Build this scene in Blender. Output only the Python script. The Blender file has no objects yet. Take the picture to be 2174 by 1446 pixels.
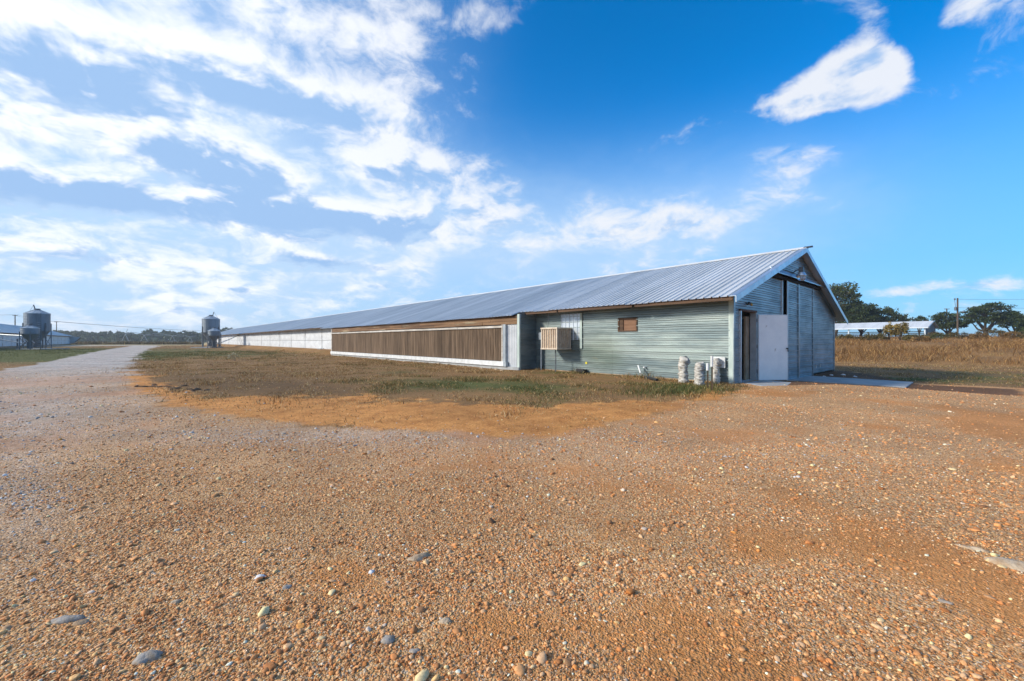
import bpy, math, random
import numpy as np
from mathutils import Vector, Matrix

sc = bpy.context.scene
R = math.radians
COL = sc.collection

# ------------------------------------------------------------------ camera, sky, sun, exposure
CAM_H = 1.3                      # tripod height
FOC = 885.0 / 2174.0             # focal length over image width
YAW = math.atan(767 / 885.0)     # barn axis is +Y, the camera looks this far right of it
CO, SI = math.cos(YAW), math.sin(YAW)
cam_d = bpy.data.cameras.new('camera'); cam = bpy.data.objects.new('camera', cam_d); COL.objects.link(cam)
cam_d.sensor_width = 36; cam_d.lens = 36 * FOC; cam_d.clip_start = 0.05; cam_d.clip_end = 12000
cam.location = (0, 0, CAM_H); cam.rotation_euler = (R(90), 0, -YAW)
sc.camera = cam

def ray(px, py):
    a = (px - 1087) / 885.0; b = (723 - py) / 885.0
    return (a * CO + SI, -a * SI + CO, b)
def at(px, depth, z=0.0):            # column of the photograph and depth along the view axis
    d = ray(px, 723); return Vector((d[0] * depth, d[1] * depth, z))
def gnd(px, py, z=0.0):              # where that pixel's ray meets the level z
    d = ray(px, py); t = (z - CAM_H) / d[2]; return (d[0] * t, d[1] * t)

SUN_EL = R(27); SUN_AZ = R(-62)      # azimuth from +Y towards +X
sun_dir = Vector((math.sin(SUN_AZ) * math.cos(SUN_EL), math.cos(SUN_AZ) * math.cos(SUN_EL), math.sin(SUN_EL)))
sd = bpy.data.lights.new('sun', 'SUN'); sun = bpy.data.objects.new('sun', sd); COL.objects.link(sun)
sd.energy = 3.0; sd.angle = R(8.0); sd.color = (1.0, 0.93, 0.82)
sun.rotation_euler = (-sun_dir).to_track_quat('-Z', 'Y').to_euler()
sun.location = (-30, 20, 40)

sc.view_settings.view_transform = 'Standard'; sc.view_settings.look = 'None'
sc.view_settings.gamma = 1.0; sc.view_settings.use_curve_mapping = False
sc.view_settings.exposure = 0.62
sc.cycles.use_denoising = True
sc.cycles.max_bounces = 5; sc.cycles.diffuse_bounces = 2; sc.cycles.glossy_bounces = 2
sc.cycles.transparent_max_bounces = 8

class NT:
    """small helper to write node trees"""
    def __init__(s, tree): s.t = tree; s.n = tree.nodes; s.l = tree.links
    def add(s, kind, **kw):
        nd = s.n.new(kind)
        for k, v in kw.items(): setattr(nd, k, v)
        return nd
    def put(s, sock, v):
        if isinstance(v, bpy.types.NodeSocket): s.l.new(v, sock)
        elif v is not None: sock.default_value = v
    def m(s, op, a, b=None, c=None, clamp=False):
        nd = s.add('ShaderNodeMath', operation=op, use_clamp=clamp)
        for i, v in enumerate((a, b, c)):
            if v is not None: s.put(nd.inputs[i], v)
        return nd.outputs[0]
    def v(s, op, a, b=None):
        nd = s.add('ShaderNodeVectorMath', operation=op)
        s.put(nd.inputs[0], a)
        if b is not None: s.put(nd.inputs[1], b)
        return nd.outputs['Value'] if op in ('DOT_PRODUCT', 'LENGTH') else nd.outputs[0]
    def ramp(s, x, lo, hi, t0=0.0, t1=1.0, smooth=True):
        nd = s.add('ShaderNodeMapRange', interpolation_type='SMOOTHSTEP' if smooth else 'LINEAR')
        nd.clamp = True if not smooth else nd.clamp
        for i, v in enumerate((x, lo, hi, t0, t1)): s.put(nd.inputs[i], v)
        return nd.outputs[0]
    def mix(s, f, a, b, blend='MIX'):
        nd = s.add('ShaderNodeMix', data_type='RGBA', blend_type=blend)
        s.put(nd.inputs[0], f)
        for i, v in ((6, a), (7, b)):
            s.put(nd.inputs[i], v if isinstance(v, bpy.types.NodeSocket) else (tuple(v) + (1.0,))[:4])
        return nd.outputs[2]
    def noise(s, vec, scale, detail=4, rough=0.55, dist=0.0, dim='3D'):
        nd = s.add('ShaderNodeTexNoise', noise_dimensions=dim)
        s.put(nd.inputs['Vector'], vec); nd.inputs['Scale'].default_value = scale
        nd.inputs['Detail'].default_value = detail; nd.inputs['Roughness'].default_value = rough
        nd.inputs['Distortion'].default_value = dist
        return nd.outputs[0]
    def xyz(s, x, y, z):
        nd = s.add('ShaderNodeCombineXYZ')
        for i, v in enumerate((x, y, z)): s.put(nd.inputs[i], v)
        return nd.outputs[0]
    def sep(s, vec):
        nd = s.add('ShaderNodeSeparateXYZ'); s.put(nd.inputs[0], vec); return nd.outputs

SKY_OFF = (4.2, 9.9, 2.9)
def build_world():
    w = bpy.data.worlds.new('World'); sc.world = w; w.use_nodes = True
    t = NT(w.node_tree); t.n.clear()
    out = t.add('ShaderNodeOutputWorld'); bg = t.add('ShaderNodeBackground')
    sky = t.add('ShaderNodeTexSky', sky_type='NISHITA', sun_disc=False, sun_elevation=SUN_EL, sun_rotation=SUN_AZ,
                air_density=1.0, dust_density=0.3, ozone_density=3.0, altitude=100)
    d = t.v('NORMALIZE', t.add('ShaderNodeTexCoord').outputs['Generated'])
    dx, dy, dz = t.sep(d)
    el = t.m('ARCSINE', dz); az = t.m('ARCTAN2', dx, dy)
    hs = t.add('ShaderNodeHueSaturation'); hs.inputs['Saturation'].default_value = 1.3; hs.inputs['Value'].default_value = 1.22
    t.l.new(t.mix(1.0, sky.outputs[0], (.62, .97, 1.22), 'MULTIPLY'), hs.inputs['Color'])
    # ---- cloud layer: fractal noise on a flat layer overhead, gathered into the banks the photograph shows
    blobs = [  # px, py, width px, height px, amount, shade
        (60, 60, 260, 90, .20, 0), (180, 165, 190, 56, .20, .6), (330, 110, 150, 60, .12, .0), (430, 40, 180, 50, .05, 0), (600, 175, 230, 50, .24, .0), (620, 218, 190, 34, .36, 1.0), (430, 130, 110, 36, .14, .0),
        (760, 70, 150, 50, .20, 0), (960, 30, 110, 50, .17, 0), (590, 30, 90, 40, .10, 0), (850, 130, 70, 50, .08, 0), (330, 230, 170, 40, .12, .3),
        (470, 352, 125, 32, .44, 1.2), (230, 415, 130, 26, .40, 1.1), (700, 468, 240, 32, .38, .95), (560, 430, 120, 40, .16, .3), (860, 352, 115, 42, .36, 0), (930, 420, 110, 50, .12, .2), (420, 470, 90, 24, .16, 0), (480, 300, 60, 16, .14, 0),
        (40, 230, 140, 40, .14, .3), (90, 300, 120, 30, .12, 0), (60, 400, 150, 40, .12, .4), (40, 480, 140, 40, .10, .2), (130, 540, 200, 24, .10, .5), (270, 553, 60, 9, .12, 0), (400, 560, 90, 16, .12, 0), (700, 556, 85, 14, .30, .9), (800, 572, 60, 9, .12, .4), (510, 614, 40, 7, .13, .8), (800, 605, 40, 7, .12, .8), (640, 508, 70, 10, .10, .5), (100, 640, 180, 14, .06, .1), (350, 650, 150, 12, .06, .1),
        (1080, 440, 130, 34, .14, 0), (1280, 480, 200, 44, .20, 0), (1500, 460, 170, 34, .16, 0), (1680, 338, 90, 26, .18, 0), (1640, 395, 80, 26, .08, 0), (1740, 262, 110, 26, -.26, 0), (1860, 330, 70, 70, -.1, 0), (1000, 470, 160, 50, .12, 0), (1680, 430, 60, 20, .09, 0), (1030, 340, 45, 18, .12, 0),
        (1690, 220, 55, 34, .34, 0), (1740, 185, 55, 40, .34, 0), (1800, 150, 60, 44, .34, 0), (1850, 120, 50, 36, .32, 0), (1810, 205, 60, 34, .30, 0), (1900, 150, 46, 38, .34, 0), (1850, 190, 60, 34, .30, 0), (1765, 140, 46, 28, .22, 0), (1990, 120, 55, 36, -.45, 0), (1950, 55, 45, 36, -.38, 0), (2060, 20, 110, 42, .38, 0), (2130, 65, 50, 45, .15, .1), (1640, 215, 45, 20, .15, 0), (1850, 30, 40, 30, .08, 0),
        (1880, 622, 70, 12, .22, 0), (2030, 606, 130, 13, .28, 0), (2160, 600, 60, 14, .2, 0), (1110, 520, 55, 10, .14, 0), (2110, 490, 60, 10, .06, 0),
        (1330, 200, 230, 150, -.22, 0), (2010, 400, 220, 110, -.22, 0), (1160, 260, 100, 120, -.14, 0), (1500, 60, 130, 120, -.2, 0), (1900, 520, 260, 50, -.16, 0), (1350, 40, 200, 60, -.12, 0)]
    tot = grad = dark = 0.0; q75 = math.sqrt(.75)
    for px, py, w_, h_, amt, shd in blobs:
        r0 = Vector(ray(px, py)).normalized(); a0 = math.atan2(r0.x, r0.y); e0 = math.asin(r0.z)
        r1 = Vector(ray(px + w_, py)).normalized(); r2 = Vector(ray(px - w_, py)).normalized()
        wa = abs(math.atan2(r1.x, r1.y) - math.atan2(r2.x, r2.y)) / 2 / q75
        we = abs(math.asin(Vector(ray(px, py - h_)).normalized().z) - math.asin(Vector(ray(px, py + h_)).normalized().z)) / 2 / q75
        u = t.m('MULTIPLY_ADD', az, 1 / wa, -a0 / wa); v = t.m('MULTIPLY_ADD', el, 1 / we, -e0 / we)
        e = t.m('POWER', 0.3678794, t.m('MULTIPLY_ADD', u, u, t.m('MULTIPLY', v, v)))
        tot = t.m('MULTIPLY_ADD', e, amt, tot)
        if amt > 0: grad = t.m('MULTIPLY_ADD', t.m('MULTIPLY', e, v), 0.62 * amt, grad)
        if shd: dark = t.m('MULTIPLY_ADD', e, shd, dark)
    side = t.m('COSINE', t.m('SUBTRACT', az, SUN_AZ))                       # cloudier towards the sun
    bias = t.m('MULTIPLY_ADD', t.ramp(side, -0.35, 0.60), 0.15, -0.155)
    base = t.m('ADD', tot, bias)
    def density(vec, detail):
        x, y, z = t.sep(vec)
        k = t.m('DIVIDE', 1.0, t.m('ADD', t.m('MAXIMUM', z, 0.0), 0.42))
        q = t.xyz(t.m('MULTIPLY', x, k), t.m('MULTIPLY', y, k), t.m('MULTIPLY', t.m('MULTIPLY', z, k), 1.55))
        wn = t.add('ShaderNodeTexNoise'); wn.inputs['Scale'].default_value = 4.5; wn.inputs['Detail'].default_value = 3
        t.l.new(q, wn.inputs['Vector'])
        sn = t.add('ShaderNodeVectorMath', operation='SCALE'); sn.inputs['Scale'].default_value = .16; t.l.new(t.v('SUBTRACT', wn.outputs['Color'], (.5, .5, .5)), sn.inputs[0])
        q2 = t.v('ADD', t.v('ADD', q, SKY_OFF), sn.outputs[0])
        return t.m('MULTIPLY_ADD', t.m('MULTIPLY_ADD', t.noise(q2, 6.5, detail, 0.62), .72, t.m('MULTIPLY', t.noise(q2, 2.3, 3, .5), .28)), 1.65, -.325)
    n0 = density(d, 8)
    toward = (sun_dir + Vector((0, 0, 0.9))).normalized() * 0.035
    n1 = density(t.v('ADD', d, tuple(toward)), 4)
    dens = t.m('ADD', n0, base)
    alpha = t.ramp(dens, 0.40, 0.74)
    thick = t.ramp(dens, 0.52, 0.92)
    lit = t.m('ADD', t.m('MULTIPLY', t.m('SUBTRACT', n0, n1), 3.4), t.m('MULTIPLY', grad, 2.4))
    body = t.m('SUBTRACT', t.m('ADD', t.m('MULTIPLY', thick, 0.34), dark), lit)
    sunny = t.ramp(side, -0.6, 0.9, 0.86, 1.04)
    white = t.mix(1.0, (6.9, 7.1, 7.5), t.xyz(sunny, sunny, sunny), 'MULTIPLY')
    ccol = t.mix(t.m('MULTIPLY', t.ramp(body, 0.06, 1.0), .92), white, (1.9, 3.4, 5.8))
    # pale air over the horizon, thin veil towards the sun
    air = t.mix(t.ramp(el, R(30), R(0), 0.0, 0.80), hs.outputs[0], (1.9, 3.7, 6.2))
    veil = t.m('MULTIPLY', t.ramp(side, -.30, .70), t.ramp(el, R(75), R(10), 0.50, 0.90))
    for px, py, w_, h_, amt in ((980, 520, 420, 110, .55), (1330, 520, 300, 80, .40), (420, 400, 500, 220, .35), (1600, 430, 160, 70, .22)):
        r0 = Vector(ray(px, py)).normalized(); wa = w_ / 885.0 / (1 + ((px - 1087) / 885.0) ** 2); we = h_ / 885.0 / (1 + ((px - 1087) / 885.0) ** 2) ** .5
        u = t.m('DIVIDE', t.m('SUBTRACT', az, math.atan2(r0.x, r0.y)), wa); v = t.m('DIVIDE', t.m('SUBTRACT', el, math.asin(r0.z)), we)
        veil = t.m('ADD', veil, t.m('MULTIPLY', t.m('EXPONENT', t.m('MULTIPLY', t.m('MULTIPLY_ADD', u, u, t.m('MULTIPLY', v, v)), -0.6)), amt))
    veil = t.m('MULTIPLY', t.m('MINIMUM', veil, .96), t.ramp(t.m('ADD', n0, t.m('MULTIPLY', tot, 0.5)), 0.34, 0.60, 0.80, 1.0))
    sky2 = t.mix(veil, air, (4.0, 5.15, 6.6))
    fin = t.mix(t.m('MULTIPLY', alpha, t.ramp(el, R(-1), R(3), 0.35, 0.92)), sky2, ccol)
    t.l.new(fin, bg.inputs['Color']); bg.inputs['Strength'].default_value = 0.1
    t.l.new(bg.outputs[0], out.inputs[0])
    w.cycles.sampling_method = 'MANUAL'; w.cycles.sample_map_resolution = 512
build_world()

# ------------------------------------------------------------------ helpers: noise, meshes, objects
def vnoise(x, y, seed=0):
    x = np.asarray(x, float); y = np.asarray(y, float)
    xi = np.floor(x).astype(np.int64); yi = np.floor(y).astype(np.int64); fx = x - xi; fy = y - yi
    fx = fx * fx * (3 - 2 * fx); fy = fy * fy * (3 - 2 * fy)
    def h(a, b):
        n = (a * 374761393 + b * 668265263 + seed * 974634777) & 0xffffffff
        n = ((n ^ (n >> 13)) * 1274126177) & 0xffffffff
        return ((n ^ (n >> 16)) & 0xffff) / 65535.0
    return (h(xi, yi) * (1 - fx) + h(xi + 1, yi) * fx) * (1 - fy) + (h(xi, yi + 1) * (1 - fx) + h(xi + 1, yi + 1) * fx) * fy
def fbm(x, y, seed=0, octv=4):
    s = 0; a = .5; tot = 0
    for k in range(octv):
        s = s + a * vnoise(np.asarray(x) * 2 ** k, np.asarray(y) * 2 ** k, seed + k * 17); tot += a; a *= .5
    return s / tot
def sst(a, b, x):
    t = np.clip((np.asarray(x, float) - a) / (b - a), 0, 1); return t * t * (3 - 2 * t)

ORI = {}
class MB:
    """collects faces in world coordinates; build() links them as ONE mesh object"""
    def __init__(s): s.v = []; s.f = []
    def face(s, *pts):
        i = len(s.v); s.v += [tuple(p) for p in pts]; s.f.append(tuple(range(i, i + len(pts)))); return s
    def box(s, x0, x1, y0, y1, z0, z1, M=None):
        i = len(s.v)
        p = [Vector((x, y, z)) for z in (z0, z1) for x, y in ((x0, y0), (x1, y0), (x1, y1), (x0, y1))]
        if M is not None: p = [M @ q for q in p]
        s.v += [tuple(q) for q in p]
        for f in ((3, 2, 1, 0), (4, 5, 6, 7), (0, 1, 5, 4), (1, 2, 6, 5), (2, 3, 7, 6), (3, 0, 4, 7)): s.f.append(tuple(i + k for k in f))
        return s
    def bar(s, a, b, w, h, up=(0, 0, 1)):
        a = Vector(a); b = Vector(b); d = (b - a); L = d.length; d.normalize(); up = Vector(up)
        if abs(d.dot(up)) > .98: up = Vector((1, 0, 0))
        x = d.cross(up).normalized(); z = x.cross(d)
        M = Matrix(((x.x, d.x, z.x, a.x), (x.y, d.y, z.y, a.y), (x.z, d.z, z.z, a.z), (0, 0, 0, 1)))
        return s.box(-w / 2, w / 2, 0, L, -h / 2, h / 2, M)
    def tube(s, pts, rad, n=8, cap=True):
        pts = [Vector(p) for p in pts]
        rad = rad if isinstance(rad, (list, tuple)) else [rad] * len(pts)
        rings = []; ref = None
        for k, p in enumerate(pts):
            d = (pts[min(k + 1, len(pts) - 1)] - pts[max(k - 1, 0)])
            d = d.normalized() if d.length > 1e-9 else Vector((0, 0, 1))
            if ref is None: ref = Vector((1, 0, 0)) if abs(d.x) < .9 else Vector((0, 1, 0))
            x = (ref - d * ref.dot(d)).normalized(); ref = x; y = d.cross(x)
            i = len(s.v); rings.append(i)
            s.v += [tuple(p + (x * math.cos(2 * math.pi * q / n) + y * math.sin(2 * math.pi * q / n)) * rad[k]) for q in range(n)]
        for a, b in zip(rings, rings[1:]):
            for q in range(n): s.f.append((a + q, a + (q + 1) % n, b + (q + 1) % n, b + q))
        if cap: s.f.append(tuple(rings[0] + q for q in reversed(range(n)))); s.f.append(tuple(rings[-1] + q for q in range(n)))
        return s
    def lathe(s, c, prof, n=24, cap=True):      # prof: (radius, z)
        rings = []
        for r, z in prof:
            i = len(s.v); rings.append(i)
            s.v += [(c[0] + r * math.cos(2 * math.pi * q / n), c[1] + r * math.sin(2 * math.pi * q / n), c[2] + z) for q in range(n)]
        for a, b in zip(rings, rings[1:]):
            for q in range(n): s.f.append((a + q, a + (q + 1) % n, b + (q + 1) % n, b + q))
        if cap: s.f.append(tuple(rings[0] + q for q in reversed(range(n)))); s.f.append(tuple(rings[-1] + q for q in range(n)))
        return s
    def prism(s, poly, off):                    # poly: closed outline, off: extrusion vector
        off = Vector(off); n = len(poly); i = len(s.v)
        s.v += [tuple(Vector(p)) for p in poly] + [tuple(Vector(p) + off) for p in poly]
        s.f.append(tuple(i + k for k in reversed(range(n)))); s.f.append(tuple(i + n + k for k in range(n)))
        for k in range(n): s.f.append((i + k, i + (k + 1) % n, i + n + (k + 1) % n, i + n + k))
        return s
    def build(s, name, mat, parent=None, smooth=False, bevel=0.0):
        o = ORI.get(parent.name, Vector((0, 0, 0))) if parent is not None else Vector((0, 0, 0))
        me = bpy.data.meshes.new(name); me.from_pydata([tuple(Vector(p) - o) for p in s.v], [], s.f); me.update()
        if smooth: me.polygons.foreach_set('use_smooth', [True] * len(me.polygons))
        ob = bpy.data.objects.new(name, me); COL.objects.link(ob); me.materials.append(mat)
        if parent is not None: ob.parent = parent; ORI[ob.name] = o
        if bevel > 0:
            b = ob.modifiers.new('bevel', 'BEVEL'); b.width = bevel; b.segments = 2; b.limit_method = 'ANGLE'
        return ob

def tag(o, label=None, cat=None, group=None, kind=None):
    if label: o['label'] = label
    if cat: o['category'] = cat
    if group: o['group'] = group
    if kind: o['kind'] = kind
    return o
def thing(name, loc, label, cat, group=None):
    o = bpy.data.objects.new(name, None); COL.objects.link(o); o.location = loc; o.empty_display_size = .3
    ORI[o.name] = Vector(loc); return tag(o, label, cat, group)
def clone(o, parent, loc):
    c = o.copy(); COL.objects.link(c); c.parent = parent; c.location = loc; return c
def copy_tree(o, loc, rz=0, scale=1.0):
    c = o.copy(); COL.objects.link(c); c.location = loc; c.rotation_euler = (0, 0, rz); c.scale = (scale,) * 3
    for ch in o.children:
        k = ch.copy(); COL.objects.link(k); k.parent = c
    return c
def np_mesh(name, verts, faces, mat, col=None, parent=None, smooth=False, loc=None):
    """verts (n,3), faces (m,k) arrays; col (n,3) per vertex"""
    me = bpy.data.meshes.new(name); n = len(verts); m, k = faces.shape
    me.vertices.add(n); me.vertices.foreach_set('co', np.asarray(verts, np.float32).ravel())
    me.loops.add(m * k); me.loops.foreach_set('vertex_index', faces.astype(np.int32).ravel())
    me.polygons.add(m); me.polygons.foreach_set('loop_start', np.arange(0, m * k, k, dtype=np.int32))
    me.update(calc_edges=True)
    if smooth: me.polygons.foreach_set('use_smooth', np.ones(m, bool))
    if col is not None:
        for nm, arr in (col.items() if isinstance(col, dict) else (('tint', col),)):
            a = me.color_attributes.new(nm, 'FLOAT_COLOR', 'POINT')
            c4 = np.ones((n, 4), np.float32); c4[:, :3] = arr; a.data.foreach_set('color', c4.ravel())
    me.materials.append(mat)
    ob = bpy.data.objects.new(name, me); COL.objects.link(ob)
    if parent is not None: ob.parent = parent
    if loc is not None: ob.location = loc
    return ob

# ------------------------------------------------------------------ materials
def material(name):
    m = bpy.data.materials.new(name); m.use_nodes = True
    t = NT(m.node_tree); b = t.n.get('Principled BSDF'); return m, t, b
def pmat(name, c1, c2=None, scale=3.0, rough=.6, metal=0.0, bump=0.0, bscale=None, stretch=(1, 1, 1), lo=.35, hi=.65, vary=0.06, spots=None, detail=6, rvar=.12, patch=None):
    """weathered surface: two tones mixed by noise in world space, a fine relief and a small change from piece to piece"""
    m, t, b = material(name)
    pos = t.add('ShaderNodeNewGeometry').outputs['Position']
    p = t.v('MULTIPLY', pos, stretch)
    n = t.noise(p, scale, detail, .62)
    c = t.mix(t.ramp(n, lo, hi), c1, c2 or tuple(k * .8 for k in c1))
    if spots:                                     # (colour, scale, threshold)
        c = t.mix(t.ramp(t.noise(p, spots[1], 5, .6), spots[2], spots[2] + .1), c, spots[0])
    if patch:                                     # one stain: (centre, radii, colour)
        dst = t.v('LENGTH', t.v('DIVIDE', t.v('SUBTRACT', pos, patch[0]), patch[1]))
        c = t.mix(t.m('MULTIPLY', t.ramp(t.m('MULTIPLY_ADD', n, -1.2, dst), .75, -.35), .30), c, patch[2])
    rnd = t.add('ShaderNodeObjectInfo').outputs['Random']
    k = t.m('MULTIPLY_ADD', rnd, 2 * vary, 1 - vary)
    c = t.mix(1.0, c, t.xyz(k, k, k), 'MULTIPLY')
    t.l.new(c, b.inputs['Base Color'])
    t.put(b.inputs['Roughness'], t.m('MULTIPLY_ADD', n, rvar * 2, rough - rvar)); b.inputs['Metallic'].default_value = metal
    if bump:
        bn = t.add('ShaderNodeBump'); bn.inputs['Strength'].default_value = bump; bn.inputs['Distance'].default_value = .02
        t.l.new(t.noise(p, bscale or scale * 4, 5, .6), bn.inputs['Height']); t.l.new(bn.outputs[0], b.inputs['Normal'])
    return m
M = {}
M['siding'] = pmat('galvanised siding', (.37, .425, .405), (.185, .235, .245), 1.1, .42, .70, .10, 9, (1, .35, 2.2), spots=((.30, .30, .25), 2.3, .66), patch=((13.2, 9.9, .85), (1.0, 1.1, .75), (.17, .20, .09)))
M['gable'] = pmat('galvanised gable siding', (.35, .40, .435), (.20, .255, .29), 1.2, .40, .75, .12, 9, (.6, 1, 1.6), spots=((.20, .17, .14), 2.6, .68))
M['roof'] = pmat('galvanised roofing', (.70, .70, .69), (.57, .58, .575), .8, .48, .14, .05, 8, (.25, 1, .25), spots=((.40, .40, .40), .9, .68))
M['trim'] = pmat('pale painted trim', (.50, .58, .54), (.38, .46, .43), 5, .55, .1, .15, 30, (1, 1, .3), spots=((.30, .27, .2), 6, .70))
M['flash'] = pmat('bright metal flashing', (.62, .67, .72), (.52, .58, .64), 3, .36, .7)
M['timber'] = pmat('weathered brown timber', (.12, .065, .034), (.06, .032, .018), 2.2, .8, 0, .3, 26, (1, .18, 3))
M['fascia'] = pmat('bare fascia boards', (.22, .125, .06), (.12, .062, .03), 2.6, .8, 0, .3, 26, (1, .15, 3), vary=.25, spots=((.34, .30, .20), 1.8, .58))
M['dark'] = pmat('near black void', (.018, .014, .012), (.010, .009, .008), 4, .9)  # near-black stand-in for the shade of hollows; also colours the door track
M['pad'] = pmat('brown cellulose pad', (.30, .205, .130), (.105, .068, .042), 5.5, .9, 0, .5, 40, (1, 2.2, .09), .30, .66, .16, detail=8)
M['white'] = pmat('white painted boards', (.70, .71, .71), (.55, .56, .55), 3, .5, 0, .1, 18, spots=((.35, .30, .24), 4.5, .71))
M['oldwhite'] = pmat('dull old paint', (.56, .53, .49), (.38, .34, .29), 3, .7, 0, .2, 20, (1, .4, 2), spots=((.25, .17, .11), 4, .62))
M['tarp'] = pmat('white curtain sheet', (.66, .68, .70), (.54, .56, .58), 1.4, .5, 0, .25, 7, (1, .6, 1.2), vary=.03, spots=((.50, .48, .45), 3, .70))
M['doorpaint'] = pmat('white door paint', (.84, .86, .87), (.76, .79, .81), 2.2, .42, 0, .04, 30, spots=((.46, .44, .40), 4, .66))
M['concrete'] = pmat('pale concrete', (.40, .41, .41), (.30, .31, .31), 2, .85, 0, .15, 30, spots=((.2, .17, .13), 3, .68))
M['found'] = pmat('stained foundation', (.36, .25, .15), (.24, .15, .08), 3, .9, 0, .3, 18)
M['ply'] = pmat('plywood', (.25, .13, .07), (.17, .08, .04), 3.2, .7, 0, .15, 20, (1, .4, 3.5))
M['cooler'] = pmat('faded beige cooler paint', (.64, .54, .42), (.50, .40, .30), 4, .6, 0, .1, 30, spots=((.26, .17, .10), 8, .68))
M['coolpad'] = pmat('cooler wood fibre', (.48, .36, .25), (.32, .23, .16), 14, .9, 0, .5, 60)
M['grey'] = pmat('grey enclosure paint', (.36, .40, .43), (.28, .32, .35), 5, .5, .2)
M['pvc'] = pmat('white plastic pipe', (.74, .75, .74), (.62, .62, .60), 8, .4)
M['wrap'] = pmat('white pipe wrapping', (.54, .51, .46), (.24, .21, .17), 9, .7, 0, .4, 40, lo=.42, hi=.72)
M['tpost'] = pmat('rusty green post steel', (.07, .075, .055), (.12, .06, .03), 12, .6, .3)
M['black'] = pmat('black plastic', (.015, .015, .017), (.025, .025, .025), 6, .45)
M['bin'] = pmat('galvanised feed bin', (.20, .235, .27), (.14, .17, .20), 1.4, .5, .4, .06, 8, (1, 1, .2))
M['binroof'] = pmat('bright bin roof', (.40, .45, .49), (.30, .34, .38), 1.6, .45, .5)
M['leg'] = pmat('dull steel legs', (.16, .18, .20), (.11, .12, .13), 4, .5, .5)
M['bark'] = pmat('grey brown bark', (.085, .065, .045), (.045, .035, .026), 3, .9, 0, .5, 14, (2, 2, .5))
M['pole'] = pmat('weathered pole wood', (.11, .075, .05), (.07, .05, .035), 3, .85, 0, .2, 14, (3, 3, .3))
M['wire'] = pmat('dull wire', (.10, .10, .11), (.08, .08, .09), 3, .6, .3)
M['galv'] = pmat('galvanised tube', (.45, .48, .50), (.36, .39, .41), 3, .45, .5)
M['tan'] = pmat('raw plank', (.34, .26, .18), (.22, .16, .10), 3, .8, 0, .3, 24)
M['brass'] = pmat('dull brass', (.45, .34, .14), (.36, .26, .10), 6, .4, .7)
M['sticker'] = pmat('yellow sticker', (.75, .62, .05), (.7, .55, .04), 8, .4)
M['cap'] = pmat('dark ridge metal', (.09, .10, .11), (.13, .14, .15), 3, .5, .5)
def glass_mat():
    m, t, b = material('lamp glass'); b.inputs['Base Color'].default_value = (.85, .9, .93, 1); b.inputs['Roughness'].default_value = .12
    b.inputs['Transmission Weight'].default_value = .75; b.inputs['IOR'].default_value = 1.45; return m
M['glass'] = glass_mat()
def leaf_mat(name, rough=.6, trans=.25):
    m, t, b = material(name)
    a = t.add('ShaderNodeAttribute', attribute_name='tint').outputs['Color']
    t.l.new(a, b.inputs['Base Color']); b.inputs['Roughness'].default_value = rough; b.inputs['Specular IOR Level'].default_value = .25
    tr = t.add('ShaderNodeBsdfTranslucent'); t.l.new(a, tr.inputs['Color'])
    mx = t.add('ShaderNodeMixShader'); mx.inputs[0].default_value = trans
    t.l.new(b.outputs[0], mx.inputs[1]); t.l.new(tr.outputs[0], mx.inputs[2])
    t.l.new(mx.outputs[0], t.n.get('Material Output').inputs[0]); return m
M['leaf'] = leaf_mat('leaves'); M['blade'] = leaf_mat('grass blades', .7, .2)

# ------------------------------------------------------------------ the ground
def zt(x, y):
    x = np.asarray(x, float); y = np.asarray(y, float)
    und = (fbm(x * .35, y * .35, 3, 3) - .5) * .05 * sst(3, 9, np.hypot(x, y)) + (fbm(x * 1.7, y * 1.7, 8, 3) - .5) * .022
    dip = -.20 * sst(15.2, 18, x) * (1 - sst(4.0, 12.0, y) * (1 - sst(25.3, 26.5, x)) )
    bank = sst(37.5, 50, x) * .95 + sst(36.5, 40, x) * .35 + sst(50, 110, x) * .55
    bank = bank * (1 + (fbm(x * .12, y * .12, 5, 2) - .5) * .25) + (fbm(x * .3, y * .3, 15, 3) - .5) * .5 * sst(38, 44, x) + (fbm(x * .09 + 3, y * .09, 16, 3) - .5) * 1.1 * sst(48, 60, x) * (1 - sst(110, 140, x))
    berm = .42 * sst(11.3, 12.9, x) * (1 - sst(26, 28, x)) * sst(38.8, 43, y) * (1 - sst(158, 164, y))
    berm2 = -.10 * sst(16, 18, x) * (1 - sst(24, 26, x)) * (1 - sst(-1, 4.5, y)) * 0
    under = -.10 * sst(13.3, 13.7, x) * (1 - sst(25, 25.3, x)) * sst(5.2, 5.6, y) * (1 - sst(150, 157, y))
    clod = (fbm(x * 5, y * 5, 21, 3) - .5) * .05 * sst(.12, .0, np.abs(np.hypot((x - .3) / 2.2, (y - 15.4) / 1.3) - .0) - .6)
    return und + dip + bank + berm + under + np.maximum(clod, 0)
def z1(x, y): return float(zt(np.array([x]), np.array([y]))[0])

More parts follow.
